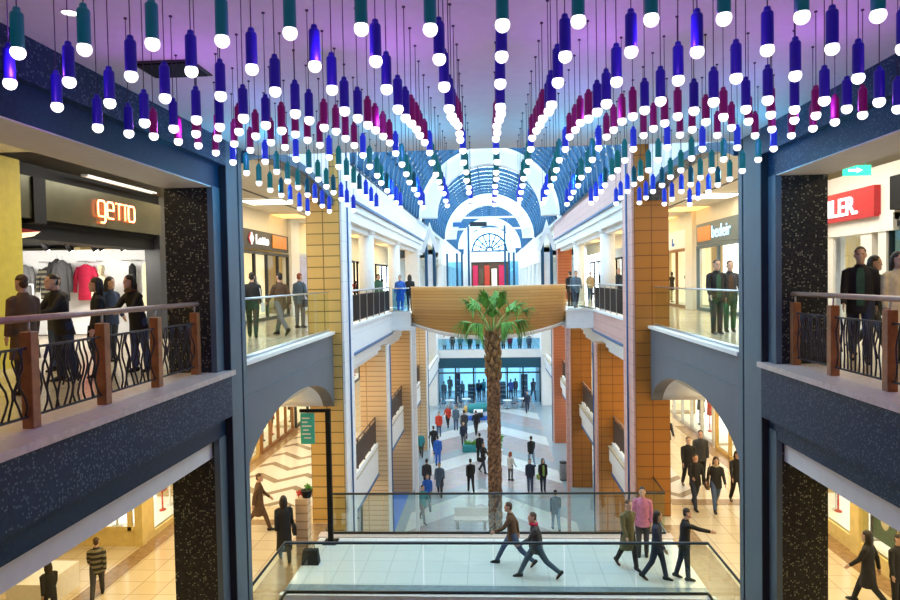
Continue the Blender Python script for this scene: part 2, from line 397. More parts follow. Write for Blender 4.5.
        prof = [(hr_, .19 if hr_ > .6 else .215, .145 if hr_ > .6 else .17), (.90, .185, .135), (1.0, .18, .13), (1.12, .165, .12), (1.26, .180, .128), (1.345, .176, .120), (1.405, .140, .102), (1.45, .10, .082), (1.475, .078, .072), (1.50, .070, .068)]
        j.rings([ring(z, rx, ry) for z, rx, ry in prof])
        for sh, el, wr, d2, sg in arms.values():
            j.tube([sh - Vector((sg * .075, 0, -.012)), sh - Vector((sg * .03, 0, .012)), sh + Vector((sg * .006, 0, -.03)), sh.lerp(el, .4), el, el.lerp(wr, .4), wr + d2 * .01], [.045, .056, .064, .062, .054, .050, .042], 12)
        jacket = remesh(j, .014, 'jacket', 'black_cloth')
        t = MB()
        t.rings([ring(.84, .150, .115), ring(.93, .168, .122), ring(1.02, .155, .112)])
        for l in legs.values():
            hip, knee, ank, sw = l; t.tube([hip + Vector((0, 0, .05)), hip.lerp(knee, .4), knee, knee.lerp(ank, .4), ank + Vector((0, 0, .0))], [.098, .092, .072, .066, .058], 12)
        trousers = remesh(t, .014, 'trousers', 'denim')
        shoes = []
        for l in legs.values():
            hip, knee, ank, sw = l; pit = max(0, -sw) * .9; f = Vector((0, math.cos(pit), -math.sin(pit))); u = Vector((0, math.sin(pit), math.cos(pit)))
            c = ank; s = MB()
            s.tube([c - f * .085 - u * .042, c - f * .05 - u * .035, c + f * .04 - u * .040, c + f * .12 - u * .055, c + f * .175 - u * .064], [(.03, .035), (.042, .05), (.045, .045), (.046, .03), (.03, .018)], 12, up=(1, 0, 0))
            s.tube([c - u * .03, c + u * .03], .05, 10)
            shoes.append(remesh(s, .01, 'shoe', 'black_cloth'))
        PM[key] = (body, jacket, trousers, shoes)
    hk = ('hair', pose, hairkind)
    if hk not in PM:
        h = MB(); H = head
        def cap(z0, gr, back):
            rs = []
            for i in range(9):
                a = z0 + (PI / 2 - z0) * i / 8; rz = math.sin(a); rr = math.cos(a)
                rs.append([(H.x + (.080 + gr) * max(rr, .03) * math.cos(2 * PI * k / 18), H.y - .006 - back + (.098 + gr) * max(rr, .03) * math.sin(2 * PI * k / 18), H.z + .022 + (.112 + gr) * rz) for k in range(18)])
            h.rings(rs)
        if hairkind == 'short':
            cap(.22, .006, .008); h.ball((H.x, H.y - .055, H.z - .005), (.068, .052, .075), 12, 8)
        elif hairkind == 'long':
            cap(.15, .012, .012); h.tube([H + Vector((0, -.055, .06)), H + Vector((0, -.085, -.06)), H + Vector((0, -.095, -.20))], [(.085, .06), (.095, .05), (.075, .03)], 12, up=(1, 0, 0))
            for sg in (-1, 1): h.tube([H + Vector((sg * .072, -.01, .05)), H + Vector((sg * .085, -.015, -.08)), H + Vector((sg * .075, -.03, -.18))], [.026, .03, .018], 8)
        else:
            cap(.35, .004, .012); h.ball((H.x, H.y - .06, H.z + .0), (.06, .042, .06), 12, 8)
        PM[hk] = remesh(h, .011, 'hair', 'hair_dark')
    return PM[key], PM[hk], head, arms
def person(loc, rz, h, pose, top, leg, label, hair='hair_dark', hk='short', hem='hip', shoe='black_cloth', skin='skin', bag=None, scarf=None, cat='person', name='person', eyes=True, group=None, shirt=None):
    (body, jacket, trousers, shoes), hm, head, arms = person_meshes(pose, hem, hk)
    o = empty(name, loc, label, cat, group, rz, h / 1.755)
    def part(nm, me, mat):
        c = bpy.data.objects.new(nm, me); COL.objects.link(c); c.parent = o
        c.material_slots[0].link = 'OBJECT'; c.material_slots[0].material = MATS[mat]; return c
    b = part('body', body, skin); part('jacket', jacket, top); part('trousers', trousers, leg)
    for s in shoes: part('shoe', s, shoe)
    if hair: part('hair', hm, hair)
    if eyes:
        for sg in (-1, 1): MB().ball((head.x + sg * .031, head.y + .085, head.z + .016), (.011, .007, .007), 8, 6).build('eye', 'eye', b, local=True)
    if shirt:    # open jacket front showing the shirt
        m = MB(); d = POSE[pose]; ln = d.get('lean', 0)
        m.rings([[(x, yy + ln * (z - .93) * 1.2 + q, z) for x, q in ((-w, -.03), (-w, .0), (w, .0), (w, -.03))] for z, w, yy in ((.86, .05, .148), (1.0, .05, .142), (1.12, .05, .137), (1.26, .055, .138), (1.345, .05, .130), (1.42, .035, .108))], 0, False)
        m.build('shirt', shirt, o, local=True)
    if scarf:
        c = head + Vector((0, -.03, -.155)); MB().tube([c + Vector((.085 * math.cos(a), .085 * math.sin(a), .012 * math.sin(3 * a))) for a in [2 * PI * k / 14 for k in range(15)]], .032, 8).build('scarf', scarf, o, local=True)
    if bag:      # bag hanging at the right hip
        sh, el, wr, d2, sg = arms['ra']; x = .27; z = .82
        g = MB(); g.rings([[(x - .05, -.15, z - .14), (x + .05, -.15, z - .14), (x + .05, .17, z - .14), (x - .05, .17, z - .14)], [(x - .045, -.13, z + .1), (x + .045, -.13, z + .1), (x + .045, .15, z + .1), (x - .045, .15, z + .1)]], 0, False)
        k = g.build('bag', bag, o, local=True)
        MB().tube([(x, -.1, z + .08), (x - .06, -.05, z + .45), (x - .1, 0, 1.47), (x - .06, .06, z + .45), (x, .12, z + .08)], .012, 6).build('strap', bag, k, local=True)
    return o
A = PI      # facing the camera
PEOPLE = [
 # upper gallery, left, in front of the clothes shop
 ((-6.15, 8.55, Z2), 1.2, 1.58, 'stand', 'brown_cloth', 'charcoal_cloth', 'person in brown coat with brown hair beside the yellow pillar', dict(hair='hair_brown', hem='coat')),
 ((-6.4, 9.75, Z2), 2.6, 1.60, 'lean', 'black_cloth', 'navy_cloth', 'person in black jacket leaning towards the railing below the black jackets on display', dict(hk='short')),
 ((-7.25, 10.9, Z2), 3.0, 1.61, 'hold', 'charcoal_cloth', 'denim', 'person in charcoal jacket and jeans half hidden behind the leaning person', dict(hair='hair_brown')),
 ((-6.0, 10.0, Z2), 2.2, 1.54, 'hold', 'black_cloth', 'denim', 'person in black coat and jeans standing closest to the middle of the iron railing', dict(hk='long', hem='coat', bag='black_cloth')),
 ((-7.15, 12.3, Z2), -1.9, 1.58, 'pockets', 'navy_cloth', 'charcoal_cloth', 'person in navy jacket behind the hooded person, under the cream mannequin', dict(hk='long')),
 ((-5.75, 10.7, Z2), 2.7, 1.58, 'lean', 'black_cloth', 'denim', 'person in black hooded jacket bending forward next to the glittering pier', dict(hk='long', scarf='brown_cloth')),
 # upper gallery, left, behind the glass balustrade
 ((-6.25, 17.4, Z2), .3, 1.72, 'walk2', 'black_cloth', 'black_cloth', 'person all in black walking past the sports shop by the slate pier', dict(bag='white_cloth')),
 ((-5.69, 18.0, Z2), .9, 1.74, 'walk', 'brown_cloth', 'grey_cloth', 'person in brown top and grey trousers walking behind the glass balustrade', dict()),
 ((-5.93, 20.7, Z2), -.4, 1.70, 'stand2', 'steel_cloth', 'grey_cloth', 'person with backpack standing in front of the lavender poster', dict(hair='hair_red', bag='navy_cloth')),
 # upper gallery, left, beyond the yellow pillar
 ((-4.95, 27.0, Z2), 1.2, 1.66, 'pockets', 'navy_cloth', 'denim', 'person in navy jacket at the bar railing between two round columns', dict()),
 ((-4.9, 29.4, Z2), -2.2, 1.72, 'stand', 'green_cloth', 'black_cloth', 'person in dark green at the landing beside the second round column', dict()),
 ((-4.1, 30.6, Z2), A, 1.66, 'pockets', 'blue_cloth', 'blue_cloth', 'person in bright blue coat behind the blue glass at the landing', dict(hem='coat')),
 ((-3.75, 31.4, Z2), .4, 1.68, 'stand2', 'black_cloth', 'navy_cloth', 'person in black at the end of the wooden bridge by the blue glass', dict(hk='long')),
 # upper gallery, right
 ((5.42, 16.55, Z2), A + .1, 1.78, 'stand2', 'black_cloth', 'charcoal_cloth', 'man in black jacket over green shirt, nearer the orange-brown pillar of a pair', dict(hair='hair_brown', shirt='green_cloth')),
 ((5.93, 17.12, Z2), A - .1, 1.76, 'pockets', 'charcoal_cloth', 'green_cloth', 'man in dark jacket over brown shirt, closer to the slate pier of a pair', dict(hair='hair_brown', shirt='brown_cloth')),
 ((5.82, 11.0, Z2), A - .45, 1.84, 'walk2', 'black_cloth', 'navy_cloth', 'man in black coat over green shirt walking below the red shop sign', dict(hair='hair_brown', hem='hip', shirt='green_cloth')),
 ((6.35, 11.6, Z2), A + .5, 1.74, 'walk', 'black_cloth', 'charcoal_cloth', 'person in black walking half hidden behind the man below the red sign', dict(hk='long')),
 ((6.32, 10.9, Z2), A, 1.72, 'stand', 'cream_cloth', 'charcoal_cloth', 'person in cream coat at the edge of the view by the iron railing', dict(hk='long', hem='coat')),
 ((3.95, 31.5, Z2), A, 1.78, 'walk', 'steel_cloth', 'navy_cloth', 'person in blue-grey jacket walking at the pink gallery end of the wooden bridge', dict()),
 ((3.95, 33.6, Z2), .3, 1.72, 'stand', 'black_cloth', 'black_cloth', 'person in black beside the brick-red column at the wooden bridge', dict()),
 ((6.0, 41, Z2), A, 1.74, 'stand2', 'tan_cloth', 'denim', 'person in tan jacket between the two round columns of the pink gallery', dict()),
 ((6.45, 39, Z2), A, 1.60, 'pockets', 'black_cloth', 'navy_cloth', 'short person in black between the two round columns of the pink gallery', dict(hk='long')),
 ((5.5, 29.2, Z2), 2.4, 1.78, 'stand', 'black_cloth', 'brown_cloth', 'person in black jacket at the pink gallery railing, farther from the brown pillar of two', dict(hair='hair_grey')),
 ((5.35, 27.0, Z2), -2.5, 1.74, 'pockets', 'charcoal_cloth', 'brown_cloth', 'person in charcoal jacket at the pink gallery railing, closest to the brown pillar', dict()),
 # middle level, left
 ((-8.75, 12.6, Z1), 1.0, 1.22, 'walk2', 'black_cloth', 'black_cloth', 'dark figure in black in the lower gallery by the white counter', dict(hk='long')),
 ((-8.38, 13.6, Z1), .45, 1.34, 'walk', 'striped_cloth', 'charcoal_cloth', 'person in striped sweater walking past the lit shop window below', dict(hair='hair_brown')),
 ((-4.98, 15.6, Z1), .4, 1.56, 'walk2', 'black_cloth', 'black_cloth', 'woman in long black coat by the end of the bridge with zigzag floor behind', dict(hk='long', hem='long', bag='black_cloth')),
 ((-6.25, 17.5, Z1), -1.3, 1.58, 'walk', 'brown_cloth', 'brown_cloth', 'person in brown coat half hidden by the slate pier', dict(hair='hair_brown', hem='coat')),
 # bridge
 ((.42, 15.4, Z1), 1.45, 1.56, 'stride', 'brown_cloth', 'denim', 'person in brown jacket striding across the bridge, farther of two', dict(hair='hair_brown')),
 ((.93, 14.75, Z1), 1.6, 1.56, 'stride', 'charcoal_cloth', 'steel_cloth', 'person in charcoal striding across the bridge with long steps, closer of two', dict(hair='hair_brown', scarf='crimson_cloth', bag='black_cloth')),
 ((3.02, 15.3, Z1), A + .5, 1.58, 'walk2', 'olive_cloth', 'black_cloth', 'person in olive coat at the right-hand group on the bridge, arms down', dict(hair='hair_brown', hem='coat')),
 ((3.5, 16.0, Z1), A - .2, 1.64, 'stand', 'pink_cloth', 'charcoal_cloth', 'person in pink top and charcoal trousers standing on the bridge', dict(hair='hair_dark')),
 ((3.52, 14.7, Z1), A + 1.2, 1.53, 'walk2', 'navy_cloth', 'navy_cloth', 'person all in navy walking on the bridge in the group of four', dict(hk='long')),
 ((4.12, 14.75, Z1), A - 1.3 + 2.8, 1.56, 'point', 'black_cloth', 'navy_cloth', 'person in black reaching an arm forward at the end of the bridge', dict()),
 # middle level, right
 ((5.7, 19.3, Z1), A + .15, 1.58, 'walkhold', 'black_cloth', 'navy_cloth', 'person in black walking arm in arm at the front of the dark group', dict(hk='short')),
 ((6.24, 19.2, Z1), A - .1, 1.55, 'walk', 'black_cloth', 'denim', 'person in black with jeans and shoulder bag at the front of the dark group', dict(hk='long', bag='brown_cloth', scarf='tan_cloth')),
 ((6.05, 21.2, Z1), A, 1.62, 'walk2', 'black_cloth', 'black_cloth', 'tall person in black behind the front couple under the arch', dict(hair='hair_brown')),
 ((6.55, 21.6, Z1), A - .2, 1.71, 'stand', 'charcoal_cloth', 'black_cloth', 'tallest person in charcoal at the back of the dark group under the arch', dict(hk='short')),
 ((6.3, 24.8, Z1), A, 1.60, 'walk', 'black_cloth', 'grey_cloth', 'person in black beside the orange-brown pillar under the arch', dict()),
 ((7.0, 19.7, Z1), A, 1.56, 'walk2', 'black_cloth', 'black_cloth', 'person in black just showing beside the slate pier under the arch', dict(hk='long')),
 ((7.35, 13.6, Z1), .8, 1.56, 'walk', 'black_cloth', 'black_cloth', 'dark figure hurrying past the shop window in the lower right gallery', dict(hk='long', hem='coat')),
 ((7.80, 13.4, Z1), A + .3, 1.53, 'stand', 'black_cloth', 'black_cloth', 'person in black at the very edge of the lower right gallery', dict()),
 # ground floor
 ((-3.22, 30.3, 0), A + .6, 1.74, 'walk', 'teal_cloth', 'grey_cloth', 'person in teal jacket and grey trousers walking, nearest on the atrium floor', dict()),
 ((-3.15, 31.9, 0), A + .2, 1.76, 'walk2', 'blue_cloth', 'grey_cloth', 'person in blue jacket just behind the teal jacketed walker', dict()),
 ((-3.42, 34.5, 0), .1, 1.76, 'stand', 'charcoal_cloth', 'black_cloth', 'person in charcoal suit beside the dark-coated person left of the palm', dict()),
 ((-2.72, 34.0, 0), A, 1.74, 'walk2', 'steel_cloth', 'charcoal_cloth', 'person in steel-blue coat in the middle of the atrium floor', dict(hem='coat')),
 ((-1.16, 34.6, 0), .2, 1.76, 'walk2', 'black_cloth', 'black_cloth', 'person in black suit with hands in front, standing closest to the palm trunk', dict()),
 ((-4.45, 41.6, 0), A, 1.60, 'walk2', 'teal_cloth', 'charcoal_cloth', 'child in teal jacket with lime bag near the pale wall', dict(bag='lime_cloth')),
 ((-3.75, 42.6, 0), .4, 1.76, 'walk', 'black_cloth', 'black_cloth', 'person in black walking behind the child in teal', dict()),
 ((-3.25, 39.6, 0), .2, 1.78, 'stand', 'blue_cloth', 'blue_cloth', 'person all in bright blue on the atrium floor', dict()),
 ((-.78, 40.4, 0), .2, 1.76, 'walk2', 'black_cloth', 'black_cloth', 'person in black seen from behind, beyond the suited person near the palm', dict()),
 ((.0 - .55, 38.1, 0), A + .9, 1.76, 'walkhold', 'black_cloth', 'navy_cloth', 'person in black with one elbow raised, partly behind the palm trunk', dict(bag='black_cloth')),
 ((-1.9, 44.0, 0), A, 1.70, 'walk2', 'navy_cloth', 'grey_cloth', 'person in navy top and grey trousers below the group in red', dict()),
 ((-3.75, 47.0, 0), A, 1.76, 'stand', 'red_cloth', 'denim', 'person in red-orange jacket and jeans, in front of another red jacket', dict()),
 ((-3.3, 49.9, 0), .3, 1.74, 'walk', 'red_cloth', 'black_cloth', 'person in red jacket and black trousers walking away', dict(hair='hair_grey')),
 ((-2.65, 49.0, 0), A, 1.80, 'stand', 'steel_cloth', 'denim', 'person in grey-blue jacket beside the tall dark person', dict()),
 ((-1.95, 46.6, 0), .2, 1.96, 'walk2', 'charcoal_cloth', 'charcoal_cloth', 'tall person in charcoal standing over the group on the atrium floor', dict(hem='coat')),
 ((-1.15, 47.6, 0), .2, 1.78, 'walk', 'black_cloth', 'black_cloth', 'person in black beside the tall charcoal person, near the ride', dict()),
 ((1.9, 34.7, 0), A, 1.70, 'stand', 'navy_cloth', 'denim', 'person in navy jacket standing beside the lime skirt, right of the palm', dict()),
 ((2.56, 34.7, 0), A + .2, 1.72, 'stand2', 'black_cloth', 'navy_cloth', 'woman in black jacket over long lime top, right of the palm', dict(hk='long', shirt='lime_cloth', bag='lime_cloth')),
 ((2.25, 39.4, 0), .3, 1.80, 'walk2', 'black_cloth', 'pale_denim', 'person in black top and pale jeans behind the couple with the lime top', dict()),
 ((2.69, 29.3, 0), .1, 1.80, 'walk2', 'steel_cloth', 'pale_denim', 'person in grey sweater and pale jeans walking away alone near the bridge', dict()),
 ((.95, 36.6, 0), -.8, 1.58, 'stand2', 'white_cloth', 'grey_cloth', 'person with red hair in white top close behind the palm trunk', dict(hair='hair_red', hk='long')),
 ((2.9, 55.5, 0), A, 1.78, 'walk', 'navy_cloth', 'navy_cloth', 'person in navy in front of the far shop window', dict()),
]
for loc, rz, h, pose, top, leg, label, kw in PEOPLE: person(loc, rz, h, pose, top, leg, label, **kw)
for i, (x, t, lb) in enumerate(((-4.2, 'white_cloth', 'white top, first from the white wall'), (-3.5, 'black_cloth', 'black, second from the white wall'), (-2.8, 'teal_cloth', 'teal, third from the white wall'), (-1.9, 'green_cloth', 'dark green behind the teal glass'),
                                (-1.2, 'cream_cloth', 'cream behind the teal glass'), (-.6, 'charcoal_cloth', 'charcoal just beside the palm trunk'), (1.1, 'pink_cloth', 'pink behind the teal glass'), (1.7, 'crimson_cloth', 'crimson behind the teal glass'), (2.6, 'teal_cloth', 'teal nearest the brick-red pillar'), (3.4, 'steel_cloth', 'steel blue at the end of the teal glass'))):
    person((x, 60.6 + .4 * (i % 3), 4.4), A, 1.66 + .03 * (i % 4), ['stand', 'stand2', 'pockets', 'walk2'][i % 4], t, 'charcoal_cloth', 'person in %s on the far gallery' % lb, eyes=False)

# ------------------------------------------------------------------ the setting
YB, YE = -3.0, 95.0
struct('floor', MB().box(-16, 16, YB, YE, -.3, 0), 'atrium_stone', 'zigzag inlaid stone floor of the atrium')
# middle level: walkways and the bridge
m = MB()
for x0, x1 in ((-16, -4.55), (4.5, 16)): m.box(x0, x1, YB, 60, Z1 - .05, Z1)
m.box(-4.55, 4.5, YB, 8, Z1 - .05, Z1)
struct('floor.001', m, 'floor_cream', 'cream tiled floor of the middle gallery')
m = MB().box(-4.55, 4.5, 14.35, 17.0, Z1 - .05, Z1 + .004)
struct('floor.002', m, 'floor_bridge', 'pale tiled floor of the bridge on the middle level')
m = MB().box(-4.55, 4.5, 13.95, 14.35, Z1 - .05, Z1 + .003)
struct('trim_1', m, 'floor_band', 'dark stone border along the near edge of the bridge floor')
m = MB()
for x0, x1 in ((-5.15, -4.5), (4.45, 5.15)): m.box(x0, x1, 8, 18, Z1, Z1 + .005)
m.box(-8.2, -5.15, 17.9, 18.3, Z1, Z1 + .005).box(5.15, 8.2, 19.6, 20.1, Z1, Z1 + .005)
for x0, x1 in ((-8.9, -8.45), (8.0, 8.45)): m.box(x0, x1, 8, 30, Z1, Z1 + .005)
struct('trim_2', m, 'floor_brown', 'brown stone bands inlaid in the middle gallery floor')
m = MB().box(-8.4, -5.2, 19.4, 29, Z1, Z1 + .004)
struct('floor.003', m, 'zigzag_stone', 'white floor with dark zigzag inlay on the middle gallery')
m = MB().box(5.3, 6.1, 19.9, 29, Z1, Z1 + .004)
struct('floor.004', m, 'zigzag_stone', 'white and dark inlaid floor strip of the middle gallery')
# middle slab body and bridge beam
m = MB()
for x0, x1 in ((-16, -4.6), (4.55, 16)): m.box(x0, x1, YB, 60, Z1 - .6, Z1 - .05)
m.box(-4.6, 4.55, 13.9, 17.1, Z1 - .7, Z1 - .05)
m.box(-4.6, 4.55, YB, 8, Z1 - .6, Z1 - .05)
struct('ceiling.003', m, 'plaster_white', 'white underside of the middle gallery')
m = MB().box(-4.55, 4.5, 17.0, 17.35, Z1 - .6, Z1 + .03)
struct('trim_3', m, 'ledge_stone', 'stone edging along the far side of the bridge')
m = MB().box(-4.55, 4.5, 13.8, 13.95, Z1 - .7, Z1 + .02)
struct('trim_4', m, 'white_stone', 'white edging along the near side of the bridge')

# upper level floor slabs
m = MB()
for x0, x1 in ((-16, -4.3), (4.35, 16)): m.box(x0, x1, YB, 60, Z2 - .12, Z2)
m.box(-16, 16, 62, YE, Z2 - .4, Z2)
m.box(-4.3, 4.35, YB, 1.2, Z2 - .4, Z2)
struct('floor.005', m, 'floor_cream', 'cream polished floor of the upper gallery')
m = MB()
for x0, x1 in ((-16, -4.62), (4.67, 16)): m.box(x0, x1, YB, 60, 8.32, Z2 - .12)
struct('ceiling.001', m, 'plaster_cream', 'cream soffit below the upper gallery')
# ceilings of the upper gallery
m = MB()
for x0, x1 in ((-16, -4.6), (4.65, 16)): m.box(x0, x1, 11.2, 60, 13.7, 14.6)
for x0, x1 in ((-16, -5.05), (5.15, 16)): m.box(x0, x1, YB, 11.2, 13.32, 14.6)
struct('ceiling.002', m, 'plaster_cream', 'cream ceiling of the upper gallery')
# low flat ceiling over the lamps
m = MB().box(-5.1, 5.2, YB, 11.9, 13.3, 13.6)
m.box(-5.1, 5.2, 11.9, 12.0, 13.3, 20)  # unseen closing wall above the ceiling edge, added to block the sky
struct('ceiling', m, 'plaster', 'flat white ceiling from which the coloured lamps hang')
struct('wall_back', MB().box(-16, 16, YB - .3, YB, -.3, 14.6), 'plaster_cream', 'unseen wall behind the balcony, added to keep sky light out')  # added out of view so sky light does not leak in from behind
m = MB().box(-16.3, -16, YB, YE, -.3, 14.6).box(16, 16.3, YB, YE, -.3, 14.6)  # side shell added to stop sky light leaking in
struct('wall_outer_blocker', m, 'plaster_cream', 'outer walls behind the shops, added to block sky light')

# near portals: stepped mosaic frames
def portal(sx, E, yj, ye, name, side):
    X = lambda d: sx * (E + d)
    m = MB()
    y0 = -2.9
    # upper beam, mid beam
    m.box(X(0), X(.12), y0, yj + .3, 12.89, 13.3).box(X(.12), X(.9), y0, ye, 12.53, 13.3)
    m.box(X(0), X(.12), y0, yj + .3, 8.86 if sx < 0 else 8.72, 9.52).box(X(.12), X(.9), y0, ye, 8.55 if sx < 0 else 8.42, 9.52)
    # pier outer frame
    yg = ye - .24
    m.box(X(0), X(.12), yj + .3, yg, .0, 13.3, 4)
    m.box(X(.0), X(.12), yg + .07, ye, .0, 13.3, 4)
    m.box(X(.12), X(.9), ye - .02, ye, 0, 13.3)
    mats = ['slate_mosaic', 'dark_mosaic', 'plaster', 'groove', 'slate_smooth']
    m.box(X(.05), X(.12), yg, yg + .07, 0, 13.3, 3)
    # smooth blue-grey faces of the pier
    m.box(X(.11), X(.2), yj, yj + .3, Z2, 12.53, 4)
    m.box(X(.11), X(.2), yj, yj + .3, 0, 8.55, 4)
    m.box(X(.004), X(.12), yj + .28, yj + .3, 0, 13.3, 3)
    # dark glittering jamb
    m.box(X(.2), X(.9), yj + .02, ye - .02, 0, 12.53, 1)
    m.box(X(.12), X(.2), yj + .3, ye - .02, 0, 12.53, 1)
    # plaster soffits
    m.box(X(.125), X(.9), y0, yj + .2, 12.515, 12.53, 2)
    m.box(X(.24), X(.9), y0, yj + .1, 8.24 if sx < 0 else 8.08, 8.56, 2)
    struct(name, m, mats, 'dark blue mosaic portal frame on the %s with glittering pier' % side)
    l = MB().box(X(-.05), X(.75), y0, yj + .35, 9.52, 9.6)
    struct('trim_5' if sx < 0 else 'trim_6', l, 'ledge_stone', 'pinkish stone ledge under the iron balcony railing')
portal(-1, 4.2, 10.36, 11.35, 'wall_left', 'left')
portal(1, 4.3, 10.72, 11.98, 'wall_right', 'right')

# second bay: smooth slate slab with arched underside, glass balustrade above
def bay(sx, E, y0, y1, n):
    X = lambda d: sx * (E + d)
    yc, hw = (y0 + y1) / 2, (y1 - y0) / 2 + .08
    prof = [(y0 + (y1 - y0) * i / 40) for i in range(41)]
    zf = lambda y: 7.35 + 1.25 * math.sqrt(max(0, 1 - ((y - yc) / hw) ** 2))
    poly = [(y0, Z2), (y0, zf(y0))] + [(y, zf(y)) for y in prof[1:-1]] + [(y1, zf(y1)), (y1, Z2)]
    m = MB().prism(poly, 'x', X(0), X(.3), 0)
    rs = [[(X(.3), y, zf(y)), (X(1.6), y, zf(y)), (X(1.6), y, 8.7), (X(.3), y, 8.7)] for y in prof]
    m.rings(rs, 1, True)
    m.box(X(-.012), X(0), y0, y1, 9.02, 9.05, 2)
    struct('wall_' + n, m, ['slate_panel', 'plaster_white', 'slate_smooth'], 'grey panelled slab front with arched underside')
    l = MB().box(X(-.06), X(.35), y0, y1 + .15, Z2, Z2 + .075)
    struct('trim_7' if sx < 0 else 'trim_8', l, 'white_stone', 'white ledge under the glass balustrade')
    # arched fascia above
    zu = lambda y: 12.55 + .95 * math.sqrt(max(0, 1 - ((y - yc) / (hw + .5)) ** 2))
    poly = [(y0, 14.9), (y0, zu(y0))] + [(y, zu(y)) for y in prof[1:-1]] + [(y1, zu(y1)), (y1, 14.9)]
    m = MB().prism(poly, 'x', X(0), X(.3), 0)
    ring = [(y, zu(y)) for y in prof] + [(y, zu(y) + .17) for y in reversed(prof)]
    m.prism(ring, 'x', X(-.1), X(.3), 1)
    struct('trim_9' if sx < 0 else 'trim_10', m, ['white_panel', 'blue_steel'], 'arched fascia with dark teal rim over the gallery')
bay(-1, 4.27, 11.36, 18.0, 'left_slab'); bay(1, 4.33, 11.99, 18.6, 'right_slab')

# piers closing the second bay (tan left, brown right) with a pale corner strip and dark downpipe
def pier(x0, x1, y0, y1, z0, z1, mat, label, strip=None, sx=1):
    o = MB().box(x0, x1, y0, y1, z0, z1).build('pillar', mat)
    tag(o, label, 'pillar')
    if strip:
        xs = x1 if sx < 0 else x0
        MB().box(xs, xs - sx * .06, y0 + .02, y1, z0, z1).build('corner_strip', strip, o)
        MB().tube([(xs - sx * .09, y0 + .62, z0), (xs - sx * .09, y0 + .62, z1)], .024, 8).build('downpipe', 'blue_line', o)
    return o
pier(-4.95, -4.03, 18.05, 19.3, 0, 14.9, 'tan_tile', 'tall yellow tiled pillar beside the glass balustrade', 'white_panel', -1)
pier(3.93, 4.85, 18.65, 20.0, 0, 14.9, 'brown_tile', 'tall orange-brown tiled pillar beside the glass balustrade', 'pink_stone', 1)
# piers on the two lower levels
for i, (y, mt) in enumerate(((26.6, 'tan_tile_fine'), (34.6, 'tan_tile_fine'), (43, 'tan_tile_fine'))):
    pier(-5.25, -4.2, y, y + .9, 0, 8.4, mt, ['tan tiled pillar below the white gallery, nearest behind the yellow pillar', 'tan tiled pillar below the gallery by the bridge end, second in its row',
         'tan tiled pillar below the gallery, last of its row'][i], 'white_panel', -1)
for i, y in enumerate((26.6, 35.4, 45)):
    pier(4.15, 5.2, y, y + .9, 0, 8.4, ['brown_tile', 'brown_tile', 'brick_tile'][i], ['brown tiled pillar below the pink gallery, nearest behind the orange-brown pillar', 'brown tiled pillar below the pink gallery, second in its row',
         'brick-red tiled pillar on the ground floor, last of its row'][i], 'pink_stone', 1)

# third bay on: galleries
def gallery(sx, E, wm, n, side):
    X = lambda d: sx * (E + d)
    m = MB()
    y0 = 19.3 if sx < 0 else 20.0
    ye = 46.
    # L3 parapet with line and cornice steps
    m.box(X(0), X(.4), y0, ye, 13.56, 14.68, 0)
    m.box(X(-.04), X(.06), y0, ye, 13.50, 13.58, 2)
    m.box(X(.06), X(.45), y0, ye, 13.28, 13.52, 1).box(X(.16), X(.5), y0, ye, 13.05, 13.28, 1).box(X(.1), X(.55), y0, ye, 12.9, 13.06, 1)
    m.box(X(.3), X(.6), y0, ye, 12.72, 12.9, 1)
    # L2 front
    ym = 28.8
    m.box(X(0), X(.4), y0, ym, 8.78, Z2 + .02, 0)
    m.box(X(-.05), X(.3), y0, ym, Z2, Z2 + .08, 1)
    m.box(X(-.05), X(.05), y0, ym, 8.71, 8.79, 2)
    m.box(X(.05), X(.4), y0, ym + 4, 8.52, 8.72, 1).box(X(.14), X(.45), y0, 33, 8.28, 8.52, 1).box(X(.25), X(.6), y0, 33, 8.1, 8.3, 1)
    # L1 front
    m.box(X(.33), X(.5), y0 - .6, 58, 3.3, Z1 + .12, 1)
    m.box(X(.30), X(.36), y0 - .6, 58, 3.22, 3.32, 2)
    struct('wall_' + n, m, [wm, 'plaster_white', 'blue_line'], 'stepped gallery fronts on the %s of the atrium' % side)
gallery(-1, 4.25, 'white_panel', 'left_gallery', 'left'); gallery(1, 4.33, 'pink_stone', 'right_gallery', 'right')
# landings where the boat-shaped bridge meets the galleries
for sx, E, nm in ((-1, 4.25, 'trim_11'), (1, 4.33, 'trim_12')):
    xi = sx * (3.42 if sx < 0 else 3.2)
    m = MB().box(sx * (E + .4), xi, 28.7, 34.5, 9.02, Z2).box(sx * (E - .05), xi - sx * .03, 28.66, 28.78, Z2, Z2 + .07)
    m.box(sx * (E + .4), xi - sx * .05, 28.66, 34.5, 8.86, 9.04)
    struct(nm, m, 'plaster_white', 'white landing at the end of the boat-shaped bridge')
# slender columns under landings
for sx, x, lb in ((-1, -3.3, 'slender white post below the landing on the white gallery side'), (1, 3.22, 'slender pale post below the landing on the pink gallery side')):
    o = MB().box(x - .07, x + .07, 28.75, 28.95, 0, 9.0).build('pillar', 'white_panel' if sx < 0 else 'pink_stone'); tag(o, lb, 'pillar')
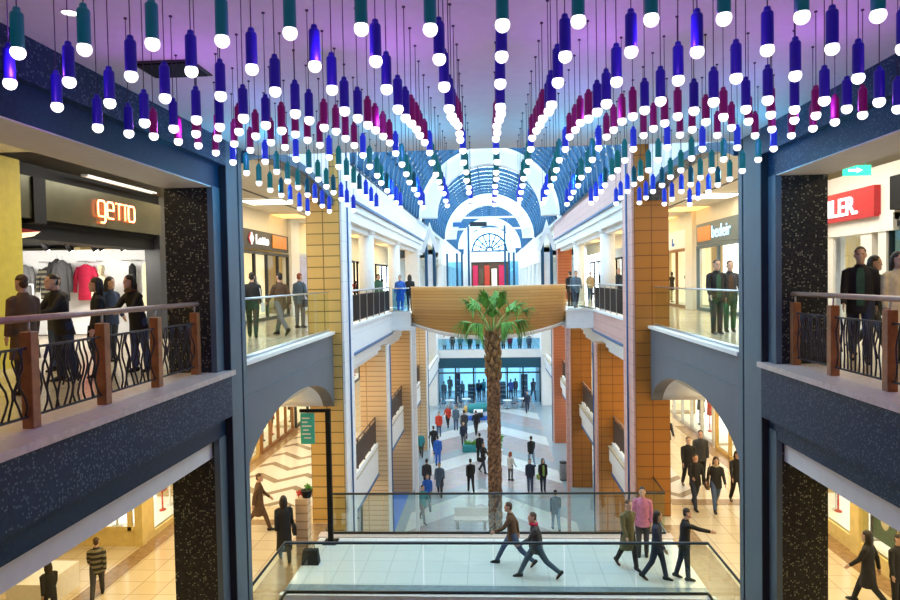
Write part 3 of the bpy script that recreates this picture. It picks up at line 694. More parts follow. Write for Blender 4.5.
# round columns of the upper gallery
def column(x, y, r, lb, sq=False):
    m = MB()
    if sq: m.box(x - r, x + r, y - r, y + r, Z2, 13.0)
    else: m.cyl(x, y, Z2, 12.95, r, r * .97, 24)
    o = tag(m.build('column', 'plaster_white'), lb, 'pillar')
    MB().cyl(x, y, 12.75, 12.95, r * 1.02, r * 1.25, 24).build('capital', 'plaster_white', o) if not sq else None
    MB().cyl(x, y, Z2, Z2 + .14, r * 1.15, r * 1.08, 24).build('base', 'white_stone', o) if not sq else None
column(-4.7, 25.6, .29, 'round white column on the white gallery, nearest its iron railing')
column(-4.7, 33.0, .29, 'round white column on the white gallery, second along')
column(-4.75, 41.5, .42, 'square white column at the far end of the white gallery', True)
column(4.75, 27.6, .30, 'round white column on the pink gallery, nearest its iron railing')
column(4.75, 36.4, .29, 'round white column on the pink gallery, second along')
o = MB().box(4.45, 5.35, 44.6, 45.5, Z2, 12.9).build('column', 'brick_tile'); tag(o, 'square brick-red column at the far end of the pink gallery', 'pillar')

# long inner walls behind the shop fronts (back walls of shops)
m = MB()
for s in (-1, 1):
    m.box(s * 12.5, s * 12.7, 20, 60, Z2, 13.7).box(s * 12.5, s * 12.7, 5, 60, Z1, 8.3).box(s * 8.2, s * 8.4, 20, 60, 0, 3.8)
struct('wall_shops', m, 'cream_wall', 'back walls of the shops')

# far end of the atrium
m = MB()
m.box(-6.5, -4.75, 58.5, 60, 0, 9.2, 0).box(4.35, 6.5, 58.5, 60, 0, 9.2, 0)
struct('wall_far', m, ['plaster_white', 'navy_band'], 'white end wall blocks of the atrium')
m = MB()
m.box(-4.75, 4.35, 59.6, 60.2, 4.05, 4.75, 0)
m.box(-4.75, 4.35, 59.55, 60.2, 3.15, 4.05, 1)
struct('trim_19', m, ['plaster_white', 'navy_band'], 'white edge and navy band of the far gallery')
struct('wall_far_back', MB().box(-6.5, 6.5, 66, 66.3, 0, 9.2), 'plaster_white', 'back wall of the far gallery')
struct('floor.006', MB().box(-6.5, 6.5, 60.2, 66, 3.9, Z1), 'plaster_white', 'floor of the far gallery')
struct('ceiling.005', MB().box(-6.5, 6.5, 59, 66, 8.4, 9.25), 'plaster_white', 'ceiling over the far gallery')
m = MB()
m.box(-16, 16, 60, 60.2, 9.2, Z2, 0)
m.box(-16, -6.4, 59.9, 60.1, 0, 9.2, 0).box(6.4, 16, 59.9, 60.1, 0, 9.2, 0)
struct('wall_far_side', m, ['plaster_white', 'navy_band'], 'walls beside the atrium end')
# far shop front; glowing back panels stand in for its inside light
for i, (x0, x1) in enumerate(((-4.7, -3.35), (-3.1, -1.7), (-1.5, -.2), (.0, 1.3), (1.5, 2.7), (2.9, 4.3))):
    f = MB().box(x0, x1, 65.9, 65.98, .1, 3.2).build('window_%d' % (i + 1), 'lit_cool')
    tag(f, 'glowing back panel inside the far shop under the navy band', 'window', kind='structure')
m = MB()
for x in (-4.75, -3.2, -1.6, -.1, 1.4, 2.8, 4.3): m.box(x - .06, x + .06, 60.0, 60.15, 0, 3.2)
m.box(-4.75, 4.35, 60.0, 60.1, 2.6, 2.72)
struct('trim_13', m, 'dark_steel', 'dark frames of the far shop front')
struct('wall_far_glass', MB().box(-4.7, 4.3, 60.05, 60.07, 0, 3.2), 'blue_glass', 'blue glass shop front under the far gallery')

# upper corridor beyond the atrium
m = MB()
for sx in (-1, 1):
    m.box(sx * 4.3, sx * 4.6, 60, YE, 12.4, 14.6)
    for y in (61, 67, 74, 82, 90): m.box(sx * 4.25, sx * 4.75, y, y + .9, Z2, 12.4)
    m.box(sx * 8, sx * 8.2, 60, YE, Z2, 14.6)
    m.box(sx * 4.6, sx * 8, 60, YE, 12.8, 13)
m.box(-8, 8, YE - .3, YE, 13.4, 14.95)
m.box(-8, -2.6, YE - .3, YE, Z2, 13.4).box(2.6, 8, YE - .3, YE, Z2, 13.4)
m.box(-8, -2.6, YE - .3, YE, 14.9, 21).box(2.6, 8, YE - .3, YE, 14.9, 21).box(-2.6, 2.6, YE - .3, YE, 17.6, 21)
struct('wall_corridor', m, 'plaster_white', 'white walls of the upper corridor beyond the atrium')
struct('window_7', MB().box(-2.6, 2.6, YE - .1, YE, Z2, 13.4), 'brown_cloth', 'lit shop at the end of the upper corridor')
# fan window
m = MB()
m.arch(0, 14.95, 2.25, 2.5, YE - .4, YE - .1, n=24); m.arch(0, 14.95, .35, .5, YE - .4, YE - .1, n=12); m.arch(0, 14.95, 1.30, 1.46, YE - .4, YE - .1, n=18)
for k in range(0, 9):
    a = PI * k / 8; m.tube([(.4 * math.cos(a), YE - .25, 14.95 + .4 * math.sin(a)), (2.4 * math.cos(a), YE - .25, 14.95 + 2.4 * math.sin(a))], .11, 6)
m.box(-2.6, 2.6, YE - .4, YE - .1, 14.85, 15.0)
struct('window_8', m, 'blue_steel', 'blue fan window closing the upper corridor')
struct('window_9', MB().box(-2.6, 2.6, YE - .22, YE - .2, 14.9, 17.6), 'fan_glass', 'panes of the fan window')

# ------------------------------------------------------------------ glazed barrel vault
def vault(y0, y1, r, cz, step, n, lab):
    g = MB(); rs = []
    for k in range(25):
        a = PI * k / 24; rs.append([(r * math.cos(a), y0, cz + r * math.sin(a)), (r * math.cos(a), y1, cz + r * math.sin(a))])
    g.rings(rs, 0, True, False, False)
    struct('ceiling_glass', g, 'vault_glass', 'pale blue panes of the barrel vault, ' + lab)
    m = MB(); y = y0 + .1; k = 0
    while y < y1 - .25:
        m.arch(0, cz, r - (.12 if k % 2 else .22), r - .02, y, y + (.12 if k % 2 else .18), n=28, mi=1); y += step; k += 1
    for k in range(n + 1):
        a = PI * k / n; c, s = math.cos(a), math.sin(a); q = r - .06
        m.tube([(q * c, y0, cz + q * s), (q * c, y1, cz + q * s)], .05, 4, 0 if k % 2 else 1, sm=False)
    struct('ceiling_ribs', m, ['white_stone', 'blue_steel'], 'blue and white ribs of the barrel vault, ' + lab)
vault(12.0, 40.0, 4.32, 14.62, .62, 18, 'nearest length')
vault(40.8, 60.0, 4.1, 14.55, .9, 18, 'middle length')
vault(60.8, 79.9, 3.9, 14.5, 1.0, 16, 'third length')
vault(80.8, 95.0, 3.8, 14.5, 1.2, 16, 'farthest length')
for y, r0, r1, cz, lb in ((40.02, 3.1, 4.34, 14.7, 'broad white arch spanning the vault, nearest of three'), (60.03, 2.95, 4.0, 14.6, 'broad white arch spanning the vault, second of three'), (80, 2.75, 3.7, 14.62, 'broad white arch spanning the vault, smallest and farthest')):
    m = MB().arch(0, cz, r0, r1, y, y + .7, n=48)
    o = tag(m.build('vault_arch', 'plaster_white'), lb, 'arch')
# roof sides beyond the vault, added to keep sky light out
m = MB()
for s in (-1, 1): m.box(s * 4.36, s * 16, 11.9, YE, 14.62, 14.9)
struct('ceiling.004', m, 'plaster_white', 'flat roof beside the vault, added to block sky light')
# blue steel frames across the vault
def steel_frame(y, xs, z0, zt, beam, lb, xb):
    o = empty('steel_frame', (0, y, z0), lb, 'frame')
    for x in xs: MB().box(x - .09, x + .09, y - .09, y + .09, z0, zt).build('post', 'blue_steel', o)
    for zb in beam: MB().box(-xb, xb, y - .06, y + .06, zb, zb + .16).build('beam', 'white_stone', o)
    return o
f1 = steel_frame(42, (-3.95, -3.45, 3.25, 3.8), Z2, 13.6, (), 'blue steel posts of the glazed screen behind the wooden boat bridge', 3.9)
for x0, x1 in ((-3.95, -3.45), (3.25, 3.8)):
    MB().box(x0 + .09, x1 - .09, 41.97, 42.03, Z2, 12.6).build('panel', 'white_panel', f1)
    xm = (x0 + x1) / 2
    MB().prism([(xm - .6, 12.7), (xm, 14.6), (xm + .6, 12.7), (xm + .35, 12.7), (xm, 13.8), (xm - .35, 12.7)], 'y', 41.9, 42.1).build('gable', 'plaster_white', f1)
f2 = steel_frame(59.75, (-1.85, 1.35), Z2, 15.7, (16.35, 15.35), 'tall pair of blue steel posts with white tie beams far behind the palm', 4.0)
for x0, x1, mt, nm in ((-3.2, -2.3, 'letter_blue', 'sign'), (-1.7, -.2, 'dark_steel', 'display_board')):
    MB().box(x0, x1, 59.6, 59.68, 15.65, 16.05).build(nm, 'blue_line' if nm == 'sign' else mt, f2)
f3 = steel_frame(62, (-3.9, -3.0, -2.55, 1.75, 2.2), Z2, 13.4, (), 'row of blue steel door posts in the upper corridor', 3.9)
for x0, x1 in ((-3.9, -2.55), (1.75, 2.6)): MB().box(x0, x1, 62.0, 62.03, Z2, 12.6).build('pane', 'blue_glass', f3)
# ------------------------------------------------------------------ railings
def iron_railing(sx, X, ys, label):
    o = empty('balcony_railing', (sx * X, ys[0], 9.6), label, 'railing')
    for y in ys:
        p = MB().box(sx * X - .06, sx * X + .06, y - .06, y + .06, 9.6, 10.56).build('post', 'wood_post', o, bevel=.008)
        MB().cyl(sx * X, y, 10.55, 10.67, .014, seg=8).build('bracket', 'steel', p)
    x = sx * X
    MB().rings([[(x + .055 * math.cos(a) , y, 10.69 + .035 * math.sin(a)) for a in [2 * PI * k / 14 for k in range(14)]] for y in (ys[0] - 1.2, ys[-1] + .06)]).build('handrail', 'wood_rail', o)
    rr = random.Random(3)
    for a, b in zip([ys[0] - 1.25] + ys[:-1], ys):
        m = MB(); y0, y1 = a + .06, b - .06
        for z in (9.72, 10.40): m.box(x - .012, x + .012, y0, y1, z - .012, z + .012)
        n = 13
        for k in range(n):
            yb = y0 + (k + .5) / n * (y1 - y0); ph = rr.uniform(0, 6.28); am = rr.uniform(.02, .05); tw = rr.uniform(-.06, .06)
            m.tube([(x + .012 * math.sin(ph + i), min(max(yb + am * math.sin(ph + i * 1.15) + tw * i / 7, y0), y1), 9.72 + .68 * i / 7) for i in range(8)], .0115, 5)
            if k % 3 == 1: m.tube([(x, yb + .05, 9.95), (x, yb + .11, 10.1), (x, yb + .03, 10.28), (x, yb + .08, 10.4)], .010, 5)
        m.build('iron_panel', 'iron', o)
    return o
iron_railing(-1, 4.58, [5.15, 6.43, 7.7, 8.97, 10.2], 'balcony railing with wooden posts and wavy iron bars, facing the clothes shop')
iron_railing(1, 4.66, [5.3, 6.75, 8.17, 9.48, 10.62], 'balcony railing with wooden posts and wavy iron bars, facing the red shop sign')

def glass_rail(pts, zb, h, label, rail='steel', post=None, rr=.02, npan=None, gl='rail_glass'):
    """glass panels along a polyline with a metal top rail"""
    o = empty('glass_balustrade', (*pts[0], zb), label, 'railing')
    V = [Vector((*p, 0)) for p in pts]
    for a, b in zip(V, V[1:]):
        d = b - a; n = max(1, round(d.length / 1.45)); t = d.normalized(); nn = Vector((-t.y, t.x, 0))
        for k in range(n):
            p, q = a + d * (k / n) + t * .015, a + d * ((k + 1) / n) - t * .015
            c = [p - nn * .007, q - nn * .007, q + nn * .007, p + nn * .007]
            MB().prism([(v.x, v.y) for v in c], 'z', zb, zb + h - .02).build('glass_panel', gl, o)
    MB().tube([(v.x, v.y, zb + h) for v in V], rr, 10).build('top_rail', rail, o)
    for a, b in zip(V, V[1:]):
        d = (b - a).normalized() * .02
        MB().tube([(a.x, a.y, zb + .03), (b.x, b.y, zb + .03)], .03, 6).build('base_channel', rail, o)
    return o
glass_rail([(-4.37, 11.42), (-4.37, 18.0)], Z2 + .075, 1.07, 'glass balustrade with slim steel rail on the grey slab by the yellow pillar')
glass_rail([(4.45, 12.05), (4.45, 18.6)], Z2 + .075, 1.05, 'glass balustrade with slim steel rail on the grey slab by the orange-brown pillar')
glass_rail([(-4.42, 9.5), (-4.42, 13.88), (4.38, 13.98), (4.38, 9.5)], Z1 + .02, 1.08, 'near glass balustrade of the bridge with dark handrail, bent back at both ends', 'dark_steel', rr=.032)
glass_rail([(-4.3, 17.2), (4.35, 17.3), (4.42, 19.9)], Z1 + .03, 1.05, 'far glass balustrade of the bridge with dark handrail, turning along the walkway', 'dark_steel', rr=.028)
glass_rail([(-4.2, 28.72), (-3.45, 28.72)], Z2 + .07, 1.02, 'short blue glass balustrade at the landing by the boat-shaped bridge', 'steel', gl='blue_glass')
glass_rail([(3.25, 28.72), (4.3, 28.72)], Z2 + .07, 1.02, 'short clear glass balustrade at the landing by the boat-shaped bridge', 'steel')
glass_rail([(-4.7, 59.7), (4.3, 59.7)], 4.75, 1.0, 'teal glass balustrade of the far gallery above the navy band', 'steel', gl='blue_glass')
def bar_railing(x, y0, y1, zb, label, h=1.05, mat='iron', cap='steel'):
    o = empty('bar_railing', (x, y0, zb), label, 'railing')
    MB().tube([(x, y0, zb + h), (x, y1, zb + h)], .03, 8).build('handrail', cap, o)
    n = max(2, round((y1 - y0) / 1.25))
    for k in range(n + 1):
        y = y0 + (y1 - y0) * k / n
        MB().box(x - .025, x + .025, y - .025, y + .025, zb, zb + h).build('post', cap if cap == 'steel' else mat, o)
    for k in range(n):
        a, b = y0 + (y1 - y0) * k / n, y0 + (y1 - y0) * (k + 1) / n
        m = MB(); m.box(x - .012, x + .012, a, b, zb + .08, zb + .11).box(x - .012, x + .012, a, b, zb + h - .16, zb + h - .13)
        q = 9
        for j in range(1, q): y = a + (b - a) * j / q; m.box(x - .02, x + .02, y - .024, y + .024, zb + .08, zb + h - .13)
        m.build('bar_panel', mat, o)
    return o
bar_railing(-4.32, 19.45, 28.65, Z2 + .08, 'steel-capped railing of dark bars along the white upper gallery')
bar_railing(4.4, 20.2, 28.65, Z2 + .08, 'steel-capped railing of dark bars along the pink upper gallery')
bar_railing(-4.66, 19.4, 26.5, Z1 + .12, 'dark bar railing of the middle gallery in front of the yellow-tiled wall', mat='iron_brown', cap='iron_brown')
bar_railing(-4.66, 27.6, 34.5, Z1 + .12, 'dark bar railing of the middle gallery between the two tan pillars', mat='iron_brown', cap='iron_brown')
bar_railing(-4.66, 35.6, 43, Z1 + .12, 'dark bar railing of the middle gallery beyond the second tan pillar', mat='iron_brown', cap='iron_brown')
bar_railing(4.74, 20.2, 26.5, Z1 + .12, 'dark bar railing of the middle gallery before the nearest brown pillar', mat='iron_brown', cap='wood_rail')
bar_railing(4.74, 27.6, 35.3, Z1 + .12, 'dark bar railing of the middle gallery between the two brown pillars', mat='iron_brown', cap='wood_rail')
bar_railing(4.74, 36.4, 45, Z1 + .12, 'dark bar railing of the middle gallery beyond the second brown pillar', mat='iron_brown', cap='wood_rail')

# ------------------------------------------------------------------ hanging lamps
f_px = 675.0
def cam_axes():
    d = lambda u, v: Vector(((u - 450) / f_px, -(v - 300) / f_px, -1))
    Yc = d(490, 279).normalized(); Zc = Vector((-.016, 1, 0)); Zc = (Zc - Yc * Zc.dot(Yc)).normalized(); Xc = Yc.cross(Zc)
    return Xc, Yc, Zc
Xc, Yc, Zc = cam_axes()
def project(p):
    p = Vector(p) - Vector((0, 0, CAMZ)); c = Xc * p.x + Yc * p.y + Zc * p.z
    if c.z > -.1: return None
    return 450 + f_px * c.x / -c.z, 300 - f_px * c.y / -c.z
ROWH = [1.43, 1.406, 1.38, 1.345, 1.40, 1.46, 1.52, 1.56, 1.585, 1.545, 1.50, 1.445, 1.41, 1.38, 1.35, 1.30, 1.27]
TUBE = ['tube_teal'] + ['tube_blue'] * 4 + ['tube_magenta'] * 4 + ['tube_indigo'] + ['tube_green'] * 3 + ['tube_teal'] + ['tube_indigo'] * 3
CNAME = dict(tube_teal='teal', tube_blue='blue', tube_magenta='magenta', tube_green='green', tube_indigo='indigo')
def tube_mb(): return MB().lathe([(.006, .242), (.018, .236), (.021, .222), (.022, .212), (.032, .205), (.036, .195), (.0365, .02), (.034, -.006)], seg=16)
def bulb_mb(): return MB().ball((0, 0, -.022), (.042, .042, .042), 14, 9)
ORD = 'first second third fourth fifth sixth seventh eighth ninth tenth eleventh twelfth thirteenth fourteenth fifteenth sixteenth seventeenth eighteenth nineteenth twentieth twenty-first twenty-second'.split()
spots = []
for k in range(17):
    Y = 3.8 + .475 * k; row = []
    for j in range(-10, 12):
        x = -.3 + .4 * j
        if not -3.2 < x < 3.4: continue
        jx, jy, jz = R.uniform(-.012, .012), R.uniform(-.012, .012), R.uniform(-.012, .012)
        h = ROWH[k] - .006 * x * x + jz
        p = project((x + jx, Y + jy, CAMZ + h))
        if p and -8 < p[0] < 908 and p[1] > -6: row.append((p[0], x + jx, Y + jy, CAMZ + h, k, j))
    row.sort()
    spots += [(r[1], r[2], r[3], k, i, len(row)) for i, r in enumerate(row)]
bulb_me = tube_me = cord_me = None
protos = {}
def lamp_parts(tn):
    if tn not in protos:
        a = tube_mb().build('tube_shade', tn, local=True); b = bulb_mb().build('bulb', 'bulb', local=True)
        protos[tn] = (a.data, b.data)
        bpy.data.objects.remove(a); bpy.data.objects.remove(b)
    return protos[tn]
NIND = 300
for n, (x, y, z, k, i, cnt) in enumerate(spots[:NIND]):
    tn = TUBE[k]
    a, b = lamp_parts(tn)
    rowname = 'nearest row' if k == 0 else ('%s row from the front' % ORD[k])
    o = empty('pendant_lamp', (x, y, z), '%s tube lamp with white bulb, %s from left in the %s' % (CNAME[tn], ORD[i], rowname), 'lamp', 'coloured lamps hanging from the ceiling', R.uniform(0, 6))
    for nm, me in (('tube_shade', a), ('bulb', b)):
        c = bpy.data.objects.new(nm, me); COL.objects.link(c); c.parent = o
    MB().tube([(0, 0, .235), (0, 0, 13.3 - z)], .0036, 5).cyl(0, 0, 13.288 - z, 13.3 - z, .014, seg=10).build('cord', 'cord', o, local=True)
m = MB(); mats = ['bulb', 'cord', 'tube_teal', 'tube_blue', 'tube_magenta', 'tube_indigo', 'tube_green']
for x, y, z, k, i, cnt in spots[NIND:]:
    m.lathe([(.006, .245), (.022, .205), (.035, .17), (.036, .02), (.034, 0)], (x, y, z), 10, mats.index(TUBE[k])).ball((x, y, z - .02), .047, 10, 7, 0).tube([(x, y, z + .235), (x, y, 13.3)], .0035, 4, 1)
if spots[NIND:]: tag(m.build('pendant_lamps', mats), 'remaining indigo tube lamps of the rows farthest from the front', 'lamp', kind='stuff')
print('lamps', len(spots))
# ceiling fittings
o = MB().box(-3.62, -3.05, 6.84, 7.29, 13.27, 13.3).build('ceiling_vent', 'black'); tag(o, 'square black vent in the flat white ceiling', 'vent')
MB().box(-3.66, -3.01, 6.80, 7.33, 13.285, 13.299).build('vent_frame', 'charcoal', o)
o = MB().cyl(-3.48, 5.53, 13.29, 13.3, .06, seg=20).build('downlight', 'downlight'); tag(o, 'round white downlight in the flat ceiling above the lamps', 'light')
MB().tube([(-3.48 + .068 * math.cos(a), 5.53 + .068 * math.sin(a), 13.294) for a in [2 * PI * k / 20 for k in range(21)]], .008, 6).build('rim', 'plaster_white', o)
def panel(x0, x1, y0, y1, z, mat, label, name='ceiling_light'):
    o = MB().box(x0, x1, y0, y1, z - .03, z).build(name, mat); tag(o, label, 'light')
    MB().box(x0 - .05, x1 + .05, y0 - .05, y0, z - .04, z).box(x0 - .05, x1 + .05, y1, y1 + .05, z - .04, z).box(x0 - .05, x0, y0, y1, z - .04, z).box(x1, x1 + .05, y0, y1, z - .04, z).build('frame', 'plaster_white', o)
panel(-8.0, -6.6, 21.2, 22.6, 13.69, 'lamp_panel', 'white ceiling light above the glass balustrade with the yellow pillar')
panel(6.8, 8.3, 22.6, 24, 13.69, 'lamp_panel', 'white ceiling light above the two men behind the glass balustrade')
for x0, x1, y0, y1, lb in ((-9.4, -7.4, 25.8, 27.6, 'orange glowing ceiling cove nearest the sports shop sign'), (-9.4, -7.4, 30.5, 32.5, 'orange glowing ceiling cove beyond the sports shop sign'),
                          (-8.2, -6.2, 38, 40.5, 'orange ceiling cove seen behind the nearest round white column'), (-8.2, -6.2, 48, 51, 'orange ceiling cove at the far end of the white gallery'),
                          (7.2, 9.6, 26.6, 28.6, 'orange glowing ceiling cove nearest the orange shop sign'), (7.2, 9.6, 31, 33, 'orange glowing ceiling cove beyond the orange shop sign'),
                          (6.2, 8.4, 39, 42, 'orange ceiling cove behind the pink gallery columns'), (6.2, 8.2, 49, 52, 'orange ceiling cove at the far end of the pink gallery')):
    panel(x0, x1, y0, y1, 13.69, 'lit_orange', lb)
for s, nm, lb in ((-1, 'trim_14', 'dark slot in the gallery ceiling'), (1, 'trim_15', 'dark slot in the gallery ceiling')):
    struct(nm, MB().box(s * 6.98, s * 7.06, 13, 27, 13.68, 13.699), 'charcoal', lb)
panel(-8.36, -8.31, 13.6, 16.4, 13.31, 'lamp_panel', 'thin strip light in the ceiling in front of the neon shop sign')
# exit sign
o = MB().box(6.08, 6.52, 11.98, 12.05, 12.66, 12.83).build('exit_sign', 'exit_green'); tag(o, 'green glowing exit sign hanging above the gallery by the red sign', 'sign')
MB().tube([(6.16, 12.01, 12.83), (6.16, 12.01, 13.7)], .008, 6).tube([(6.44, 12.01, 12.83), (6.44, 12.01, 13.7)], .008, 6).build('hanger', 'steel', o)
MB().prism([(6.38, 12.745), (6.28, 12.79), (6.28, 12.765), (6.14, 12.765), (6.14, 12.725), (6.28, 12.725), (6.28, 12.70)], 'y', 11.972, 11.985).build('arrow', 'letter_white', o)

# ------------------------------------------------------------------ boat-shaped bridge
def boat():
    o = empty('boat_bridge', (-.1, 29, 8.4), 'curved wooden boat-shaped bridge spanning the atrium behind the palm', 'bridge')
    n = 40; xa, xb = -3.4, 3.2; xm, hw = (xa + xb) / 2, (xb - xa) / 2
    top, mid, bot, inn = [], [], [], []
    rs = []
    for i in range(n + 1):
        x = xa + (xb - xa) * i / n; q = 1 - ((x - xm) / hw) ** 2
        yt = 28.9 - 1.9 * q; yb = 29.2 - 1.35 * q; zb = 9.02 - .52 * q
        rs.append([(x, yt, 10.68), (x, yt - .03, 10.62), (x, yt + .02, 9.8), (x, yt + .22, 9.4), (x, yb - .02, zb + .24), (x, yb, zb + .12), (x, yb + .12, zb + .12), (x, yt + .3, 9.6), (x, yt + .12, 10.62), (x, yt + .1, 10.68)])
        bot.append([(x, yb - .02, zb + .14), (x, yb + .02, zb), (x, yb + 2.2, zb - .06), (x, 33.5, 8.95), (x, 33.5, 9.2), (x, yb + .2, 9.2)])
    MB().rings(rs, 0, True).build('hull', 'boat_wood', o)
    MB().rings(bot, 0, True).build('underside', 'plaster_white', o)
    MB().tube([(r[0][0], r[0][1] + .05, 10.70) for r in rs], .035, 8).build('gunwale', 'tan_tile_fine', o)
    m = MB()
    m.prism([(xa, 28.95)] + [(r[0][0], r[0][1] + .25) for r in rs[1:-1]] + [(xb, 28.95), (xb, 33.5), (xa, 33.5)], 'z', 9.4, 9.57)
    m.build('deck', 'boat_wood', o)
    m = MB()
    m.box(xa, xb, 33.4, 33.5, 9.5, 10.6); m.build('rear_parapet', 'boat_wood', o)
boat()

# ------------------------------------------------------------------ palm
def palm():
    px, py = .06, 24.0
    o = empty('palm_tree', (px, py, 0), 'tall fan palm with shaggy brown trunk rising from the ground floor', 'palm')
    rr = random.Random(5); rs = []; H = 9.15; nz = 112; ns = 26
    for i in range(nz):
        z = H * i / (nz - 1); ring = []
        base = .225 - .03 * z / H + (.05 if z < .4 else 0)
        for k in range(ns):
            a = 2 * PI * k / ns
            saw = ((z / .21 + (k % 2) * .5 + .12 * math.sin(3 * a)) % 1)
            r = base + .05 * (1 - saw) + rr.uniform(-.012, .012)
            ring.append((px + r * math.cos(a), py + r * math.sin(a), z))
        rs.append(ring)
    MB().rings(rs, 0, False).build('trunk', 'palm_bark', o)
    m = MB()
    for k in range(46):      # old leaf bases
        a = k * 2.4; z = 7.4 + 1.75 * k / 46; c, s = math.cos(a), math.sin(a); r0 = .2
        m.tube([(px + r0 * c, py + r0 * s, z), (px + (r0 + .07) * c, py + (r0 + .07) * s, z + .14), (px + (r0 + .10) * c, py + (r0 + .10) * s, z + .26)], [(.07, .03), (.05, .025), (.015, .012)], 6)
    m.build('leaf_bases', 'palm_dry', o)
    def frond(tx, ty, tz, rad, spread):
        up = Vector((0, 0, 1)); p0 = Vector((px, py, 9.08)); v = Vector((tx, ty, tz)); hz = Vector((tx, ty, 0)); p0 = p0 + hz.normalized() * .09
        c = p0 + v; pts = []
        for i in range(7):
            t = i / 6; pts.append(p0 + v * t + up * (.18 * math.sin(PI * t)) * min(1, hz.length))
        m = MB(); m.tube(pts, [.036, .03, .025, .021, .018, .016, .014], 6, 1)
        d = (pts[-1] - pts[-2]).normalized(); sd = d.cross(up).normalized(); nn = sd.cross(d).normalized(); nf = 24
        for j in range(nf):      # fingers of the fan, tips hanging down
            a = spread * (2 * j / (nf - 1) - 1); L_ = rad * (1 - .30 * abs(a) / spread) * rr.uniform(.88, 1.06)
            q = (d * math.cos(a) + sd * math.sin(a) + nn * (.25 * math.cos(a))).normalized(); w = q.cross(nn).normalized(); P_ = []
            for i in range(7):
                t = i / 6; k = max(0, t - .38); x = c + q * (L_ * (t - .28 * k)) - up * (rad * (.18 + .35 * rr.random() + .9 * abs(a) / spread + (.6 if tz < .5 else 0)) * k ** 1.5)
                wd = .042 * (1 - t ** 3 * .93) * (.4 + .6 * min(1, t * 3)); P_.append([x - w * wd, x + nn * .012, x + w * wd, x - nn * .004])
            m.rings(P_, 0, True)
        m.build('frond', ['palm_leaf', 'palm_stalk'], o)
    for s in ((-.50, -.30, .74, 1.25, .66), (-.17, -.38, .88, 1.30, .62), (.20, -.38, .86, 1.28, .62), (.55, -.22, .68, 1.22, .66), (-.40, .40, .75, 1.2, .65), (.08, .45, .85, 1.25, .65), (.45, .42, .68, 1.2, .65),
              (-.62, .15, .34, 1.0, .8), (.66, .22, .36, 1.0, .8), (-.36, -.52, .34, .95, .8), (.36, -.54, .36, .95, .8), (.80, .02, .66, .95, .38), (.0, -.25, .55, 1.0, .7)): frond(*s)
    m = MB(); m.lathe([(.62, 0), (.66, .42), (.60, .45), (.56, .40), (.3, .38)], (px, py, 0), 28); m.build('planter_ring', 'white_stone', o)
palm()
# ------------------------------------------------------------------ clothes shop with neon sign
o = MB().box(-9.1, -8.45, 10.2, 11.78, Z2, 13.3).build('pillar', 'yellow_wall'); tag(o, 'plain yellow pillar beside the clothes shop', 'pillar')
m = MB().box(-9.4, -8.75, 11.8, 17.2, 11.92, 12.28, 0).box(-9.0, -8.62, 11.8, 17.2, 13.06, 13.32, 0).box(-16, -8.7, 11.7, 20.2, 12.2, 12.3, 0)
m.box(-16, -9.0, 11.6, 11.75, Z2, 12.3, 1)
struct('trim_16', m, ['black', 'charcoal'], 'black canopy over the clothes shop entrance')
m = MB().box(-14.6, -9.9, 19.0, 19.15, 9.6, 12.06, 0).box(-9.9, -8.6, 18.9, 19.2, 9.6, 13.3, 1)
m.box(-14.8, -14.6, 11.8, 19.1, 9.6, 12.2, 0)
struct('wall_shop', m, ['plaster_white', 'charcoal'], 'white display wall of the clothes shop')
o = MB().prism([(11.8, 11.98), (11.8, 12.12), (12.7, 12.08)], 'x', -9.0, -8.72).build('awning', 'red_sign'); tag(o, 'small red pointed awning beside the yellow pillar', 'awning')
MB().prism([(11.8, 11.86), (11.8, 11.98), (12.7, 12.08), (12.5, 11.98)], 'x', -9.0, -8.73).build('lit_edge', 'lit_warm', o)
s = empty('shop_sign', (-8.5, 11.8, 12.28), 'dark metal sign with orange neon lettering over the clothes shop', 'sign')
MB().box(-8.62, -8.5, 12.5, 17.1, 12.28, 13.06).box(-8.62, -8.5, 11.8, 12.15, 12.28, 13.06).build('board', 'olive_metal', s)
MB().box(-8.66, -8.46, 12.15, 12.5, 12.2, 13.06).build('divider', 'black', s)
def stroke(parent, name, polys, y0, z0, w, h, mat, r=.022):
    m = MB()
    for pl in polys: m.tube([(-8.45, y0 + a * w, z0 + b * h) for a, b in pl], r, 6)
    return m.build(name, mat, parent)
LET = dict(g=[[(.9, .05), (.1, .05), (.0, .2), (.0, .85), (.15, 1), (.75, 1), (.9, .85), (.9, -.2), (.75, -.32), (.35, -.32)]],
           e=[[(.05, .5), (.85, .5), (.85, .85), (.7, 1), (.15, 1), (0, .85), (0, .15), (.15, .0), (.8, .0)]],
           t=[[(.45, .0), (.45, 1), (.0, 1)], [(.45, 1), (.8, 1)]], o=[[(.1, 0), (.75, 0), (.9, .15), (.9, .85), (.75, 1), (.1, 1), (0, .85), (0, .15), (.1, 0)]])
yy = 14.2
for ch in 'getto':
    w = .30 if ch != 't' else .27
    stroke(s, 'letter', LET[ch], yy, 12.5, w, .36, 'neon_orange'); yy += w * (1.17 if ch != 't' else .98)
